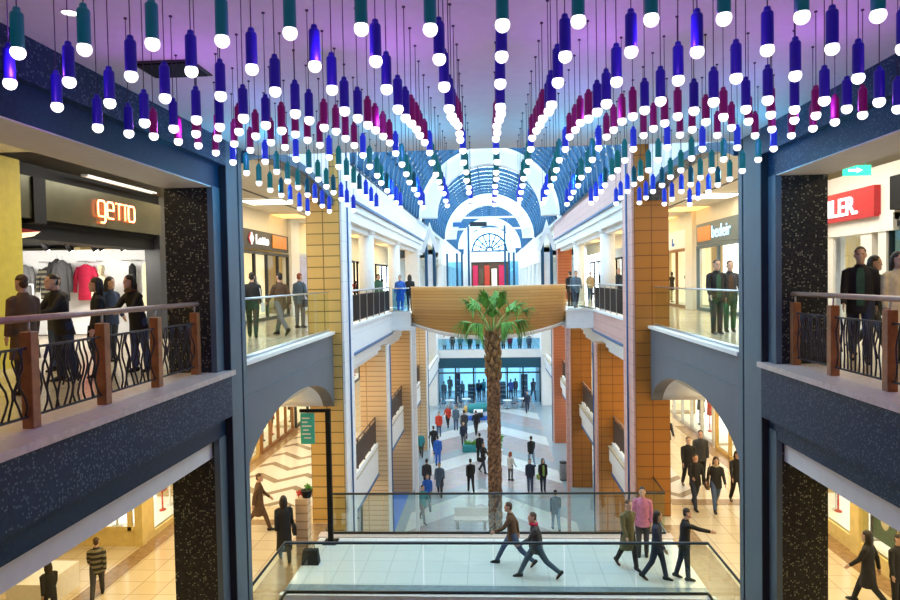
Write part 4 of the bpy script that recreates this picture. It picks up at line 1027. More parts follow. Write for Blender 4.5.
def garment(x, z, w, h, mat, label, y=18.75, sleeves=True, name='hanging_jacket', cat='clothes', group='clothes displayed on the white shop wall'):
    o = empty(name, (x, y, z - h), label, cat, group)
    rs = [[(x + rx * math.cos(2 * PI * k / 16), y + ry * math.sin(2 * PI * k / 16), z + dz * h) for k in range(16)] for dz, rx, ry in
          ((-1, w * .48, .09), (-.8, w * .47, .10), (-.5, w * .43, .10), (-.2, w * .47, .10), (-.06, w * .44, .08), (.0, w * .2, .05), (.03, w * .13, .04))]
    m = MB().rings(rs)
    if sleeves:
        for sg in (-1, 1): m.tube([(x + sg * w * .40, y, z - .06 * h), (x + sg * w * .58, y - .01, z - .3 * h), (x + sg * w * .62, y - .02, z - .78 * h)], [.07, .065, .05], 10)
    m.build('garment', mat, o)
    MB().tube([(x - w * .3, y, z - .02 * h), (x, y, z + .06), (x + w * .3, y, z - .02 * h)], .012, 6).tube([(x, y, z + .06), (x, y, z + .16)], .008, 6).build('hanger', 'steel', o)
garment(-13.42, 11.62, .46, .85, 'grey_cloth', 'grey shirt on the white shop wall next to the yellow pillar')
garment(-12.70, 11.55, .52, .9, 'striped_cloth', 'black and cream striped top on the white shop wall')
garment(-12.2, 11.75, .40, 1.1, 'black_cloth', 'black jacket on the shop wall beside the striped top', 18.4)
garment(-11.85, 11.7, .40, 1.1, 'charcoal_cloth', 'charcoal jacket on the shop wall next to the crimson one', 18.1)
garment(-11.58, 11.6, .52, 1.0, 'crimson_cloth', 'crimson jacket on the white shop wall')
garment(-10.2, 11.6, .22, 1.0, 'black_cloth', 'narrow black scarf hanging near the end of the white shop wall', sleeves=False, name='hanging_scarf')
garment(-9.15, 11.6, .34, 1.3, 'cream_cloth', 'long cream and gold dress hanging beside the glittering pier', 17.6, False, 'hanging_dress')
for i, (x0, x1, lb) in enumerate(((-12.95, -12.4, 'steel clothes rail above the striped top'), (-11.8, -11.2, 'steel clothes rail above the crimson jacket'), (-10.5, -9.98, 'steel clothes rail above the black scarf'))):
    o = MB().tube([(x0, 18.72, 11.72), (x1, 18.72, 11.72)], .015, 6).tube([(x0 + .05, 18.72, 11.72), (x0 + .05, 19, 11.72)], .012, 6).tube([(x1 - .05, 18.72, 11.72), (x1 - .05, 19, 11.72)], .012, 6).build('clothes_rail', 'steel'); tag(o, lb, 'rail')
person((-10.78, 18.2, Z2), A, 2.0, 'stand', 'cream_cloth', 'grey_cloth', 'bald mannequin in cream top and grey trousers by the white shop wall', hair=None, skin='cream_cloth', cat='mannequin', name='mannequin', eyes=False)
person((-12.75, 17.6, Z2), A, 1.5, 'stand2', 'grey_cloth', 'tan_cloth', 'mannequin in grey top and tan trousers near the yellow pillar', hair=None, skin='tan_cloth', cat='mannequin', name='mannequin', eyes=False)
for i, (x, y, lb) in enumerate(((-12.6, 17, 'closest to the yellow pillar'), (-11.3, 16.5, 'above the black jackets'), (-11, 17, 'above the crimson jacket'), (-10.4, 17.1, 'above the cream mannequin'), (-10.1, 16.9, 'just past the cream mannequin'), (-9.7, 17.2, 'nearest the glittering pier'))):
    o = MB().cyl(x, y, 12.08, 12.2, .03, seg=8).tube([(x, y, 12.1), (x + .05, y + .12, 11.95)], [.055, .075], 10).build('track_spotlight', 'black'); tag(o, 'black track spotlight ' + lb, 'light')
    MB().ball((x + .05, y + .125, 11.95), (.05, .02, .05), 10, 6).build('lens', 'downlight', o)
o = empty('clothes_rack', (-11.9, 15.5, Z2), 'low steel clothes rack behind the people in the shop entrance', 'rack')
MB().tube([(-13, 15.5, 11.06), (-10.9, 15.5, 11.06)], .02, 8).tube([(-13, 15.5, Z2), (-13, 15.5, 11.06)], .02, 8).tube([(-10.9, 15.5, Z2), (-10.9, 15.5, 11.06)], .02, 8).build('frame', 'steel', o)
for i, (x, mt) in enumerate(((-12.8, 'black_cloth'), (-12.5, 'charcoal_cloth'), (-12.2, 'navy_cloth'), (-11.9, 'grey_cloth'), (-11.6, 'black_cloth'), (-11.3, 'tan_cloth'))):
    garment(x, 10.84, .30, .8, mt, '%s garment on the low rack, %s from the yellow pillar side' % (mt.replace('_cloth', ''), ORD[i]), 15.5, False, 'rack_garment', group='garments on the low rack')

# ------------------------------------------------------------------ shop fronts
def shopfront(sx, X, y0, y1, z0, h, n, frame, back, label, sill=.12, goods=(), depth=1.0, glassm='shop_glass'):
    o = empty('shop_window', (sx * X, (y0 + y1) / 2, z0), label, 'shop window')
    m = MB(); a, b = sx * (X - .05), sx * (X + .06)
    for k in range(n + 1):
        y = y0 + (y1 - y0) * k / n; m.box(a, b, y - .05, y + .05, z0, z0 + h)
    m.box(a, b, y0, y1, z0, z0 + sill).box(a, b, y0, y1, z0 + h - .12, z0 + h)
    m.build('frame', frame, o)
    MB().box(sx * X, sx * (X + .012), y0, y1, z0 + sill, z0 + h - .1).build('pane', glassm, o)
    MB().box(sx * (X + depth), sx * (X + depth + .05), y0, y1, z0, z0 + h).build('back_panel', back, o)  # glowing backs stand in for lamps inside the shops
    MB().box(sx * X, sx * (X + depth), y0, y1, z0, z0 + sill).build('display_floor', 'white_stone', o)
    rr = random.Random(int(y0 * 10))
    for g in goods:
        yy = y0 + (y1 - y0) * rr.uniform(.1, .9)
        q = MB(); xx = sx * (X + .5); hh = rr.uniform(1.2, 1.7); zz = z0 + sill
        q.rings([[(xx + r * .7 * math.cos(2 * PI * k / 12), yy + r * math.sin(2 * PI * k / 12), zz + t * hh) for k in range(12)] for t, r in ((0, .12), (.02, .12), (.03, .03), (.4, .03), (.42, .17), (.55, .15), (.7, .13), (.82, .21), (.87, .15), (.89, .05), (.92, .05), (.94, .085), (1.0, .09), (1.05, .04))])
        q.build('dress_form', g, o)
    return o
def board(sx, X, y0, y1, z0, z1, mat, label, name='shop_sign', d=.1):
    s = empty(name, (sx * X, (y0 + y1) / 2, z0), label, 'sign')
    MB().box(sx * X, sx * (X + d), y0, y1, z0, z1).build('board', mat, s)
    return s
# sports shop on the left
s = board(-1, 8.45, 22.6, 28.0, 12.24, 12.92, 'charcoal', 'dark sign with white lettering and orange end, over the sports shop')
MB().box(-8.45, -8.42, 25.9, 27.7, 12.36, 12.86).build('orange_end', 'orange_panel', s)
text('lettering', 'Lotto', .50, 'letter_white', s, (-8.43, 24.0, 12.43), ROT_L, sx=1.28, weight=.005)
for k in (0, 1): MB().prism([(23.25 + .12 * k, 12.60), (23.45 + .12 * k, 12.82), (23.65 + .12 * k, 12.60), (23.45 + .12 * k, 12.38)], 'x', -8.44, -8.42 + .01 * k).build('emblem', ['red_sign', 'letter_white'][k], s)
shopfront(-1, 8.5, 22.6, 28.0, Z2, 2.6, 4, 'charcoal', 'lit_warm', 'dark framed shop window under the sports shop sign', goods=('black_cloth', 'white_cloth', 'blue_cloth'))
o = MB().box(-8.75, -8.35, 28.1, 29.3, Z2, 13.7).build('pillar', 'plaster_white'); tag(o, 'white pillar between the sports shop and the lavender poster', 'pillar')
o = MB().box(-8.6, -8.5, 29.4, 36.5, 9.85, 12.15).build('poster', 'lavender'); tag(o, 'large lavender poster with a pale figure beside the yellow pillar', 'poster')
MB().box(-8.62, -8.48, 29.3, 36.6, 12.15, 12.3).box(-8.62, -8.48, 29.3, 36.6, 9.7, 9.85).build('frame', 'steel', o)
MB().prism([(31.4, 9.9), (31.5, 10.9), (31.2, 11.2), (31.6, 11.35), (31.75, 11.7), (32.1, 11.7), (32.2, 11.35), (32.7, 11.1), (32.3, 10.8), (32.5, 9.9)], 'x', -8.5, -8.49).build('printed_figure', 'white_cloth', o)
struct('wall_upper_left', MB().box(-8.7, -8.5, 28, 40, 12.3, 13.7).box(-8.7, -8.5, 22.6, 28, 12.92, 13.7).box(-8.7, -8.5, 40, 60, 12.3, 13.7), 'plaster_cream', 'upper wall above the shop fronts')
struct('wall_shop_side', MB().box(-9, -8.6, 17.2, 22.5, Z2, 13.3), 'charcoal', 'dark wall between the clothes shop and the sports shop')
for y0, y1, bk, lb in ((37, 42, 'lit_warm', 'yellow-lit shop window seen before the nearest round white column'), (43, 49, 'lit_warm', 'yellow-lit shop window between the round white columns'), (50, 58, 'lit_warm', 'yellow-lit shop window at the far end of the white gallery')):
    shopfront(-1, 8.5, y0, y1, Z2, 2.7, 3, 'black', bk, lb, goods=('black_cloth', 'red_cloth'))
# right: orange sign and lit windows
s = board(1, 8.45, 23.2, 28.2, 12.22, 13.05, 'slate_smooth', 'slate sign with pale blue lettering and orange end above two bright windows')
MB().box(8.42, 8.45, 26.4, 28.0, 12.34, 12.92).build('orange_end', 'orange_panel', s)
text('lettering', 'bedeir', .66, 'letter_blue', s, (8.43, 26.3, 12.42), ROT_R, sx=1.22, weight=.006)
shopfront(1, 8.5, 23.2, 28.2, Z2, 2.62, 2, 'slate_smooth', 'lit_white', 'pair of bright white shop windows behind the two men', goods=('white_cloth',))
o = MB().box(8.35, 8.75, 28.45, 29.5, Z2, 13.7).build('pillar', 'plaster_cream'); tag(o, 'cream pillar between the bright windows and the next shop', 'pillar')
s = board(1, 8.45, 29.8, 36, 12.2, 13.0, 'plaster_white', 'white sign with small blue mark beside the cream pillar')
MB().box(8.43, 8.45, 31.5, 31.9, 12.35, 12.48).box(8.43, 8.45, 31.75, 31.9, 12.48, 12.7).build('mark', 'blue_cloth', s)
shopfront(1, 8.5, 29.8, 36, Z2, 2.6, 4, 'door_wood', 'lit_warm', 'wood framed shop window with dark goods beside the orange-brown pillar', goods=('black_cloth', 'brown_cloth', 'black_cloth'))
for y0, y1, bk, lb in ((38, 43, 'lit_warm', 'dark framed shop window behind the nearest column of the pink gallery'), (44, 50, 'lit_white', 'bright shop window between the columns of the pink gallery'), (51, 58, 'lit_warm', 'yellow shop window at the far end of the pink gallery')):
    shopfront(1, 8.5, y0, y1, Z2, 2.7, 3, 'black', bk, lb, goods=('black_cloth', 'navy_cloth'))
struct('wall_upper_right', MB().box(8.5, 8.7, 28, 60, 12.9, 13.7).box(8.5, 8.7, 23, 28, 13.05, 13.7).box(8.55, 9, 18.6, 23.1, Z2, 13.7), 'plaster_cream', 'upper wall above the shop fronts of the pink gallery')
# red sign shop
s = board(1, 8.36, 15.25, 19.5, 12.22, 12.9, 'red_sign', 'red sign with white capital letters above the pale shop front', d=.16)
text('lettering', 'JILER.', .60, 'letter_white', s, (8.34, 17.42, 12.34), ROT_R, sx=1.12, weight=.006)
m = MB().box(8.5, 8.8, 14.75, 18.6, 12.1, 13.32, 0).box(8.5, 8.8, 15.05, 15.35, Z2, 12.22, 0).box(8.5, 8.8, 15.6, 16.05, Z2, 12.22, 0).box(8.5, 8.8, 17.3, 18.6, Z2, 12.22, 0)
m.box(8.47, 8.8, 14.75, 18.6, 11.88, 12.25, 0)
m.box(8.4, 8.8, 6, 14.75, 12.3, 13.0, 1).box(8.5, 8.8, 6, 14.75, 13, 13.32, 0).box(8.5, 8.8, 14.1, 14.45, Z2, 12.3, 0)
struct('wall_shop_right', m, ['plaster_cream', 'black'], 'cream shop front with black fascia')
shopfront(1, 8.6, 16.05, 17.3, Z2, 2.55, 1, 'steel', 'lit_cool', 'grey-green glazed pane below the red sign', goods=('white_cloth', 'white_cloth'))
shopfront(1, 8.6, 14.45, 15.05, Z2, 2.5, 1, 'dark_steel', 'blue_cloth', 'dark blue glazed door beside the red sign shop', glassm='blue_glass')
shopfront(1, 8.6, 8, 14.1, Z2, 2.6, 3, 'steel', 'lit_warm', 'shop window at the edge of the view past the dark blue door', goods=('cream_cloth', 'tan_cloth'))
o = MB().tube([(8.36, 14.3 - .55 + .55 * math.cos(a), 12.05 + .22 * math.sin(a)) for a in [PI * k / 10 for k in range(11)]], .025, 8).build('curved_bracket', 'steel'); tag(o, 'curved steel bracket over the blue door by the red sign', 'bracket')
# middle level near windows
m = MB().box(-12.4, -9.07, 16.4, 16.5, Z1, 4.8).box(-9.06, -8.86, 16.36, 16.56, Z1, 8.3).box(-9.1, -8.9, 16.57, 19.8, Z1, 4.5).box(-9.095, -8.895, 16.57, 17.0, 4.5, 8.3)
m.box(-9.1, -8.9, 19.8, 20.2, Z1, 8.3).box(-12.4, -12.2, 8, 16.4, Z1, 8.3).box(-12.4, -9.07, 16.4, 16.5, 8.0, 8.3)
struct('wall_lower_left', m, 'cream_wall', 'cream wall with sills under the lit shop windows')
o = empty('shop_window', (-10.6, 16.42, 4.8), 'wide white lit shop window facing the bridge above the striped sweater walker', 'shop window')
m = MB().box(-12.2, -9.07, 16.36, 16.39, 4.8, 4.9).box(-12.2, -9.07, 16.36, 16.46, 7.9, 8.0)
for x in (-12.2, -10.65, -9.2): m.box(x - .05, x + .05, 16.36, 16.46, 4.8, 8.0)
m.build('frame', 'cream_wall', o); MB().box(-12.2, -9.06, 16.40, 16.412, 4.9, 7.9).build('pane', 'shop_glass', o)
MB().box(-12.2, -9.1, 16.93, 16.98, 4.5, 8.2).build('back_panel', 'lit_white', o)  # glowing panel in place of lamps inside this shop
MB().box(-12.2, -9.1, 16.5, 16.93, 4.6, 4.8).build('display_floor', 'white_stone', o)
for x, y in ((-9.7, 16.7), (-10.2, 16.72), (-11.2, 16.7)):
    MB().lathe([(.13, 0), (.13, .02), (.03, .03), (.03, .5), (.16, .52), (.14, .8), (.2, 1.05), (.13, 1.12), (.04, 1.14), (.03, 1.2)], (x, y, 4.8), 14).build('dress_form', 'white_cloth', o)
def litbox(sx, X, y0, y1, z0, z1, back, label, goods):
    o = shopfront(sx, X, y0, y1, z0, z1 - z0, 1, 'cream_wall', back, label, sill=.06, goods=goods, depth=1.3); return o
litbox(-1, 8.95, 17.0, 19.8, 4.5, 8.2, 'lit_white', 'white lit shop window with red hearts beside the glittering pier', ('white_cloth', 'red_cloth', 'white_cloth'))
for i, (y, z, lb) in enumerate(((17.55, 6.0, 'larger'), (18.1, 6.1, 'smaller'))):
    r = .16 - .03 * i
    o = MB().prism([(y + r * 1.1 * math.sin(a) ** 3, z + r * (13 * math.cos(a) - 5 * math.cos(2 * a) - 2 * math.cos(3 * a) - math.cos(4 * a)) / 14) for a in [2 * PI * k / 28 for k in range(28)]], 'x', -9.12, -9.06).build('heart', 'crimson_cloth'); tag(o, '%s red heart in the white shop window by the glittering pier' % lb, 'decoration')
    MB().tube([(-9.09, y, z + .1), (-9.09, y, 8.15)], .005, 5).build('string', 'cord', o)
o = MB().box(-9.95, -9.15, 13.0, 14.2, Z1, 4.95).build('counter', 'white_stone'); tag(o, 'white counter below the window with the dark figure', 'counter')
m = MB().box(8.45, 8.65, 8, 19.8, Z1, 4.7).box(8.42, 8.65, 15.98, 16.36, Z1, 8.3).box(8.45, 8.65, 14.2, 14.5, Z1, 8.3).box(8.45, 8.65, 19.6, 20, Z1, 8.3)
struct('wall_lower_right', m, 'cream_wall', 'cream wall under the lower right shop windows')
litbox(1, 8.5, 16.3, 19.6, 4.7, 8.2, 'lit_white', 'white lit shop window with ledges beside the dark glittering pier below', ('red_cloth', 'white_cloth'))
litbox(1, 8.5, 14.5, 16.05, 4.7, 8.2, 'lit_white', 'lit shop window with a dark green picture', ())
litbox(1, 8.5, 10, 14.2, 4.7, 8.2, 'lit_white', 'lit shop window at the lower right edge', ('white_cloth', 'tan_cloth'))
o = MB().box(8.75, 8.82, 15.0, 16.0, 4.9, 6.0).build('picture', 'green_cloth'); tag(o, 'dark green picture with a yellow face in the lower right shop window', 'picture')
MB().box(8.72, 8.76, 14.95, 15.02, 4.88, 6.02).box(8.72, 8.76, 15.98, 16.05, 4.88, 6.02).build('frame', 'black', o)
MB().ball((8.74, 15.5, 5.45), (.02, .18, .24), 14, 8).build('printed_face', 'cream_cloth', o)
# middle level farther shops
for sx, X, spans in ((-1, 8.9, ((20.4, 25.0, 'lit_warm', 'gold_wall', 'gold framed shop window behind the zigzag floor'), (25.4, 29.5, 'lit_warm', 'door_wood', 'wood framed shop window under the arch by the directory sign'), (30, 38, 'lit_warm', 'charcoal', 'warm shop window behind the first tan pillar'), (39, 47, 'lit_white', 'charcoal', 'pale shop window behind the second tan pillar'))),
                     (1, 8.5, ((20.4, 26, 'lit_warm', 'gold_wall', 'yellow lit shop window behind the dark group'), (26.4, 32, 'lit_white', 'steel', 'pale shop window behind the dark group'), (33, 41, 'lit_warm', 'charcoal', 'warm shop window behind the brown pillars'), (42, 50, 'lit_white', 'charcoal', 'pale shop window beyond the brown pillars')))):
    for y0, y1, bk, fr, lb in spans: shopfront(sx, X, y0, y1, Z1, 3.3, 4, fr, bk, lb, goods=('black_cloth', 'brown_cloth', 'red_cloth'))
struct('wall_middle', MB().box(-9.2, -8.95, 20, 50, 7.7, 8.33).box(8.55, 8.8, 20, 50, 7.7, 8.33), 'plaster_cream', 'wall strip above the middle shops')
# ground floor shops
for sx, X, spans in ((-1, 5.75, ((18, 26.4, 'lit_warm', 'navy_band', 'yellow lit ground floor shop window under the white gallery'), (27.6, 34.5, 'black', 'black', 'dark ground floor doorway behind the blue mat'), (35.6, 43, 'lit_cool', 'plaster_white', 'pale ground floor shop window near the child in teal'), (44, 57, 'lit_cool', 'plaster_white', 'pale ground floor shop window beyond the last tan pillar'))),
                     (1, 5.7, ((18, 26.5, 'lit_cool', 'steel', 'bluish ground floor shop window under the pink gallery, nearest the bridge'), (27.6, 35.3, 'lavender', 'steel', 'lavender ground floor shop window between two brown pillars'), (36.4, 44.9, 'lit_cool', 'steel', 'pale ground floor shop window beyond the second brown pillar'), (46, 57, 'lit_cool', 'plaster_white', 'pale ground floor shop window beyond the brick-red pillar')))):
    for y0, y1, bk, fr, lb in spans: shopfront(sx, X, y0, y1, 0, 2.9, 5, fr, bk, lb, goods=('navy_cloth', 'white_cloth', 'grey_cloth'))
struct('wall_ground', MB().box(-6.0, -5.7, 14, 58, 2.9, 3.5).box(5.65, 6.0, 14, 58, 2.9, 3.5), 'navy_band', 'navy fascia above the ground floor shops')
o = MB().box(-5.6, -4.35, 28.9, 34.5, 0, .02).build('entrance_mat', 'blue_cloth'); tag(o, 'bright blue mat in front of the dark ground floor doorway', 'mat')

# ------------------------------------------------------------------ loose objects
o = empty('directory_sign', (-4.25, 16.7, Z1), 'teal directory board hanging from a tall black post by the bridge', 'sign')
MB().box(-4.19, -4.07, 16.64, 16.76, Z1, 7.8).build('post', 'black', o)
MB().box(-4.85, -4.07, 16.66, 16.74, 7.72, 7.8).build('arm', 'black', o)
p = MB().box(-4.83, -4.48, 16.67, 16.73, 6.92, 7.7).build('panel', 'teal_panel', o)
m = MB()
for k, (a, b) in enumerate(((0, .7), (0, .5), (0, .85), (.1, .6), (0, .75), (.2, .8))): m.box(-4.79 + .28 * a, -4.79 + .28 * b, 16.66, 16.67, 7.56 - .1 * k, 7.59 - .1 * k)
m.build('printed_lines', 'white_cloth', p)
MB().box(-4.3, -3.96, 16.5, 16.9, Z1, Z1 + .03).build('base', 'black', o)
o = empty('planter_stand', (-4.62, 16.1, Z1), 'tall tan stand with red and green plants by the end of the bridge', 'planter')
MB().box(-4.8, -4.5, 15.95, 16.25, Z1, 5.75).build('stand', 'tan_tile_fine', o)
MB().lathe([(.1, 0), (.14, .16), (.15, .18), (.12, .17), (.02, .15)], (-4.55, 16.1, 5.75), 16).build('pot', 'black', o)
for mt, c, nm in (('palm_leaf', (-4.52, 16.1, 5.98), 'leaves'), ('red_cloth', (-4.72, 16.1, 5.82), 'flowers')):
    m = MB(); rr = random.Random(2)
    for k in range(40):
        a, e = rr.uniform(0, 6.28), rr.uniform(-.3, 1.4); L_ = rr.uniform(.07, .15); d = Vector((math.cos(a) * math.cos(e), math.sin(a) * math.cos(e), math.sin(e))); q = Vector(c)
        m.tube([q, q + d * L_ * .6, q + d * L_ + Vector((0, 0, -.02))], [.006, .022, .004], 5)
    m.build(nm, mt, o)
o = empty('shopping_bag', (-4.3, 15.4, Z1), 'dark bag standing on the floor at the end of the bridge', 'bag')
MB().rings([[(-4.5, 15.3, Z1), (-4.1, 15.3, Z1), (-4.1, 15.55, Z1), (-4.5, 15.55, Z1)], [(-4.47, 15.34, Z1 + .34), (-4.13, 15.34, Z1 + .34), (-4.13, 15.5, Z1 + .34), (-4.47, 15.5, Z1 + .34)]], 0, False).build('bag_body', 'black_cloth', o)
MB().tube([(-4.4, 15.42, Z1 + .33), (-4.38, 15.42, Z1 + .46), (-4.22, 15.42, Z1 + .46), (-4.2, 15.42, Z1 + .33)], .012, 6).build('bag_handle', 'black_cloth', o)
o = empty('planter_box', (-1.35, 43.0, 0), 'low green planter box on the atrium floor behind the group near the palm', 'planter')
MB().box(-1.9, -.8, 42.6, 43.3, 0, .42).build('box', 'teal_cloth', o)
m = MB(); rr = random.Random(8)
for k in range(70):
    q = Vector((rr.uniform(-1.8, -.9), rr.uniform(42.7, 43.2), .42)); d = Vector((rr.uniform(-.4, .4), rr.uniform(-.4, .4), 1)).normalized() * rr.uniform(.15, .35); m.tube([q, q + d * .5, q + d], [.008, .03, .004], 5)
m.build('leaves', 'palm_leaf', o)
o = empty('potted_plant', (.35, 41.5, 0), 'leafy green potted plant just beyond the palm trunk', 'plant')
MB().lathe([(.2, 0), (.28, .4), (.3, .42), (.25, .4), (.02, .36)], (.35, 41.5, 0), 18).build('pot', 'white_stone', o)
m = MB()
for k in range(90):
    a, e = rr.uniform(0, 6.28), rr.uniform(.0, 1.4); q = Vector((.35, 41.5, .5 + rr.uniform(0, .8))); d = Vector((math.cos(a) * math.cos(e), math.sin(a) * math.cos(e), math.sin(e))) * rr.uniform(.3, .6)
    m.tube([q, q + d * .6, q + d + Vector((0, 0, -.06))], [.01, .055, .006], 5)
m.build('leaves', 'palm_leaf', o)
MB().cyl(.35, 41.5, .36, 1.2, .03, seg=8).build('stem', 'palm_bark', o)
o = empty('bench', (-1.0, 29.6, 0), 'white bench on the atrium floor just beyond the bridge', 'bench')
MB().box(-1.75, -.25, 29.3, 29.8, .38, .46).build('seat', 'white_stone', o)
for x in (-1.6, -.4): MB().box(x - .06, x + .06, 29.35, 29.75, 0, .38).build('leg', 'steel', o)
MB().box(-1.75, -.25, 29.76, 29.82, .46, .85).build('backrest', 'white_stone', o)
o = empty('litter_bin', (3.82, 36.7, 0), 'grey ribbed litter bin in front of the second brown pillar', 'bin')
MB().cyl(3.82, 36.7, 0, .98, .2, .21, 20).build('bin_body', 'grey_cloth', o)
m = MB()
for k in range(20): a = 2 * PI * k / 20; m.box(3.82 + .205 * math.cos(a) - .012, 3.82 + .205 * math.cos(a) + .012, 36.7 + .205 * math.sin(a) - .012, 36.7 + .205 * math.sin(a) + .012, .08, .92)
m.build('ribs', 'steel', o); MB().lathe([(.22, .96), (.22, 1.02), (.14, 1.06), (.02, 1.06)], (3.82, 36.7, 0), 20).build('lid', 'dark_steel', o)
def ride(x, y):
    o = empty('kiddie_ride', (x, y, 0), 'blue and white toy aeroplane ride with yellow nose on the atrium floor', 'toy ride')
    MB().tube([(x - 1.1, y, .75), (x - .8, y, .8), (x, y, .85), (x + .9, y, 1.0), (x + 1.4, y, 1.2)], [.18, .36, .42, .26, .10], 14).build('fuselage', 'teal_cloth', o)
    MB().ball((x - 1.1, y, .75), (.22, .3, .3), 14, 8).build('nose', 'tan_tile', o)
    MB().prism([(x - .5, y - 1.3), (x + .2, y - 1.3), (x + .3, y + 1.3), (x - .4, y + 1.3)], 'z', .72, .82).build('wing', 'white_cloth', o)
    MB().prism([(x + 1.0, 1.1), (x + 1.45, 1.2), (x + 1.55, 1.85), (x + 1.25, 1.85)], 'y', y - .05, y + .05).build('tail_fin', 'crimson_cloth', o)
    MB().cyl(x, y, 0, .5, .3, .2, 16).build('pedestal', 'dark_steel', o)
    MB().box(x - 1, x + 1, y - .6, y + .6, 0, .12).build('base', 'blue_cloth', o)
ride(-.95, 53.0)
def cafe_chair(x, y, rz, lb):
    o = empty('cafe_chair', (x, y, 0), lb, 'chair', 'dark cafe chairs in front of the far shop window', rz)
    MB().box(-.22, .22, -.22, .22, .43, .47).build('seat', 'navy_cloth', o, local=True); MB().box(-.22, .22, .19, .23, .6, .92).build('backrest', 'navy_cloth', o, local=True)
    for a in (-1, 1):
        for b in (-1, 1): MB().cyl(a * .19, b * .19, 0, .92 if b > 0 else .43, .018, seg=8).build('leg', 'steel', o, local=True)
def cafe_table(x, y, lb):
    o = empty('cafe_table', (x, y, 0), lb, 'table', 'small cafe tables in front of the far shop window')
    MB().cyl(x, y, .70, .74, .4, seg=20).build('tabletop', 'white_stone', o); MB().cyl(x, y, .02, .70, .035, seg=10).build('column', 'steel', o); MB().cyl(x, y, 0, .03, .24, seg=18).build('foot', 'dark_steel', o)
for i, (x, y) in enumerate(((-3.6, 57.2), (-2.2, 57.8), (1.3, 57.0), (2.6, 57.8))):
    w = ['nearest the white end wall', 'second from the white end wall', 'just past the palm trunk', 'nearest the brick-red pillar'][i]
    cafe_table(x, y, 'small white cafe table ' + w)
    cafe_chair(x - .55, y, PI / 2, 'dark cafe chair on the white side of table ' + w); cafe_chair(x + .55, y, -PI / 2, 'dark cafe chair on the brick side of table ' + w)
for i, (x, y, h, t, lb) in enumerate(((-4.35, 61.2, 1.75, 'navy_cloth', 'in navy close to the white end wall'), (-3.95, 63.4, 1.9, 'black_cloth', 'in black behind the navy one'), (-2.7, 61.8, 1.7, 'steel_cloth', 'in steel blue, alone between two frames'), (-1.15, 61.0, 1.95, 'black_cloth', 'tall and black beside the palm trunk'), (-.75, 63.0, 1.7, 'teal_cloth', 'in teal behind the palm trunk'), (1.75, 61.6, 1.85, 'blue_cloth', 'in bright blue past the palm trunk'), (2.2, 62.8, 1.75, 'black_cloth', 'in black behind the bright blue one'), (3.75, 61.2, 2.0, 'navy_cloth', 'tall and navy nearest the brick-red pillar'))):
    person((x, y, 0), A + .5 * math.sin(i * 2.1), h, ['stand', 'hold', 'stand2', 'walk2'][i % 4], t, 'navy_cloth', 'dressed mannequin inside the far shop window, %s' % lb, hair=None, skin='charcoal_cloth', cat='mannequin', name='mannequin', eyes=False)
for i, (x0, x1, h, mt, lb) in enumerate(((-3.4, -2.9, 2.3, 'navy_band', 'tall navy display stand left of the steel blue mannequin'), (-2.2, -1.5, 1.3, 'charcoal', 'low charcoal display stand in the far shop'), (.2, 1.3, 1.5, 'charcoal', 'charcoal display stand behind the palm trunk in the far shop'), (2.7, 3.3, 2.2, 'navy_band', 'tall navy display stand near the brick-red pillar'))):
    o = MB().box(x0, x1, 62.0, 62.5, 0, h).build('display_stand', mt); tag(o, lb, 'stand')
    for k in range(3): MB().box(x0 + .05, x1 - .05, 61.9, 62.0, h * (.25 + .25 * k), h * (.25 + .25 * k) + .05).build('shelf', 'steel', o)
# goods at the end of the upper corridor
for i, (x, mt) in enumerate(((-2.0, 'crimson_cloth'), (-1.2, 'brown_cloth'), (-.4, 'red_cloth'), (.6, 'lit_warm'), (1.6, 'crimson_cloth'))):
    o = MB().box(x - .35, x + .35, 93.6, 94.2, Z2, 12.9 - .5 * (i % 2)).build('display_cabinet', mt); tag(o, '%s display cabinet at the end of the upper corridor, %s along' % ({'lit_warm': 'lit yellow'}.get(mt, mt.replace('_cloth', '')), ORD[i]), 'cabinet')

# ------------------------------------------------------------------ light and camera
w = bpy.data.worlds.new('sky'); sc.world = w; w.use_nodes = True
bg = w.node_tree.nodes['Background']; bg.inputs[0].default_value = (.80, .92, 1.0, 1); bg.inputs[1].default_value = 6.2
def area(loc, sx_, sy_, e, col, rot=(0, 0, 0)):
    l = bpy.data.lights.new('area', 'AREA'); l.shape = 'RECTANGLE'; l.size = sx_; l.size_y = sy_; l.energy = e; l.color = col
    o = bpy.data.objects.new('area_light', l); COL.objects.link(o); o.location = loc; o.rotation_euler = rot; return o
def point(loc, e, col, r=.05):
    l = bpy.data.lights.new('point', 'POINT'); l.energy = e; l.color = col; l.shadow_soft_size = r
    o = bpy.data.objects.new('lamp_light', l); COL.objects.link(o); o.location = loc; return o
WARM = (1, .78, .45); YEL = (1, .72, .28); WHT = (1, .94, .84)
# coloured lamps' own light
for x in (-3, -1, 1.1, 3.1):
    point((x, 4.2, 12.4), 15, (.40, .09, 1.0)); point((x, 6.6, 12.55), 13, (.52, .09, 1.0)); point((x, 8.3, 12.66), 9, (.22, .25, 1.0)); point((x * 1.15, 10.2, 12.5), 32, (.06, .52, 1.0))
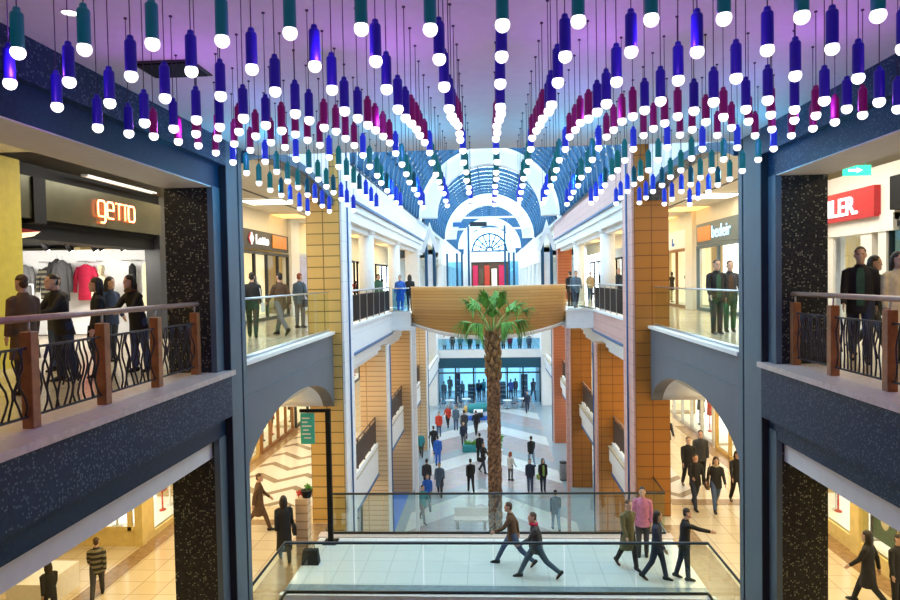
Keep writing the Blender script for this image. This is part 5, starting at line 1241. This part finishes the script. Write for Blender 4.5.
# upper galleries
area((-7, 7.5, 13.25), 1.2, 7, 90, YEL); area((6.9, 8, 13.25), 1.2, 7, 80, WARM)
area((-6.8, 15, 13.66), 1.6, 5, 190, (1, .97, .9)); area((6.8, 15.5, 13.66), 1.6, 5, 190, (1, .97, .9))
for s in (-1, 1):
    area((s * 6.8, 23.5, 13.64), 1.4, 6, 150, WARM); area((s * 6.8, 33, 13.64), 1.4, 9, 200, WARM); area((s * 6.8, 47, 13.64), 1.4, 14, 260, WARM)
    # middle galleries
    area((s * 7.2, 9, 8.2), 1.2, 6, 130, YEL); area((s * 7.0, 15, 8.28), 1.6, 5, 170, YEL); area((s * 7.0, 23, 8.28), 1.6, 7, 220, WARM); area((s * 7.0, 34, 8.28), 1.4, 12, 240, WARM); area((s * 7.0, 48, 8.28), 1.4, 12, 240, WHT)
    area((s * 5.2, 30, 3.2), .6, 20, 100, WHT); area((s * 5.2, 50, 3.2), .6, 14, 100, WHT)
area((-11.6, 15.6, 12.05), 4.5, .8, 300, WHT, (math.radians(50), 0, 0))
area((0, 78, 13.9), 4, 24, 220, WHT); area((0, 63, 3.7), 7, 3, 260, (.8, .93, 1)); area((0, 62.5, 8.3), 8, 4, 400, (.8, .95, 1))  # added lights brighten the far corridor, far shop and far gallery

cd = bpy.data.cameras.new('camera'); cam = bpy.data.objects.new('camera', cd); COL.objects.link(cam)
cd.sensor_fit = 'HORIZONTAL'; cd.sensor_width = 36; cd.lens = 36 * f_px / 900; cd.clip_start = .05; cd.clip_end = 400
M3 = Matrix((Xc, Yc, Zc))      # rows: world axes in camera space
cam.matrix_world = Matrix.Translation((0, 0, CAMZ)) @ M3.to_4x4()
sc.camera = cam
sc.view_settings.view_transform = 'Standard'; sc.view_settings.look = 'None'; sc.view_settings.gamma = 1; sc.view_settings.use_curve_mapping = False
sc.view_settings.exposure = 0.12
sc.cycles.use_denoising = True
sc.cycles.max_bounces = 8; sc.cycles.transparent_max_bounces = 24; sc.cycles.diffuse_bounces = 3; sc.cycles.glossy_bounces = 3
sc.cycles.sample_clamp_indirect = 4.0
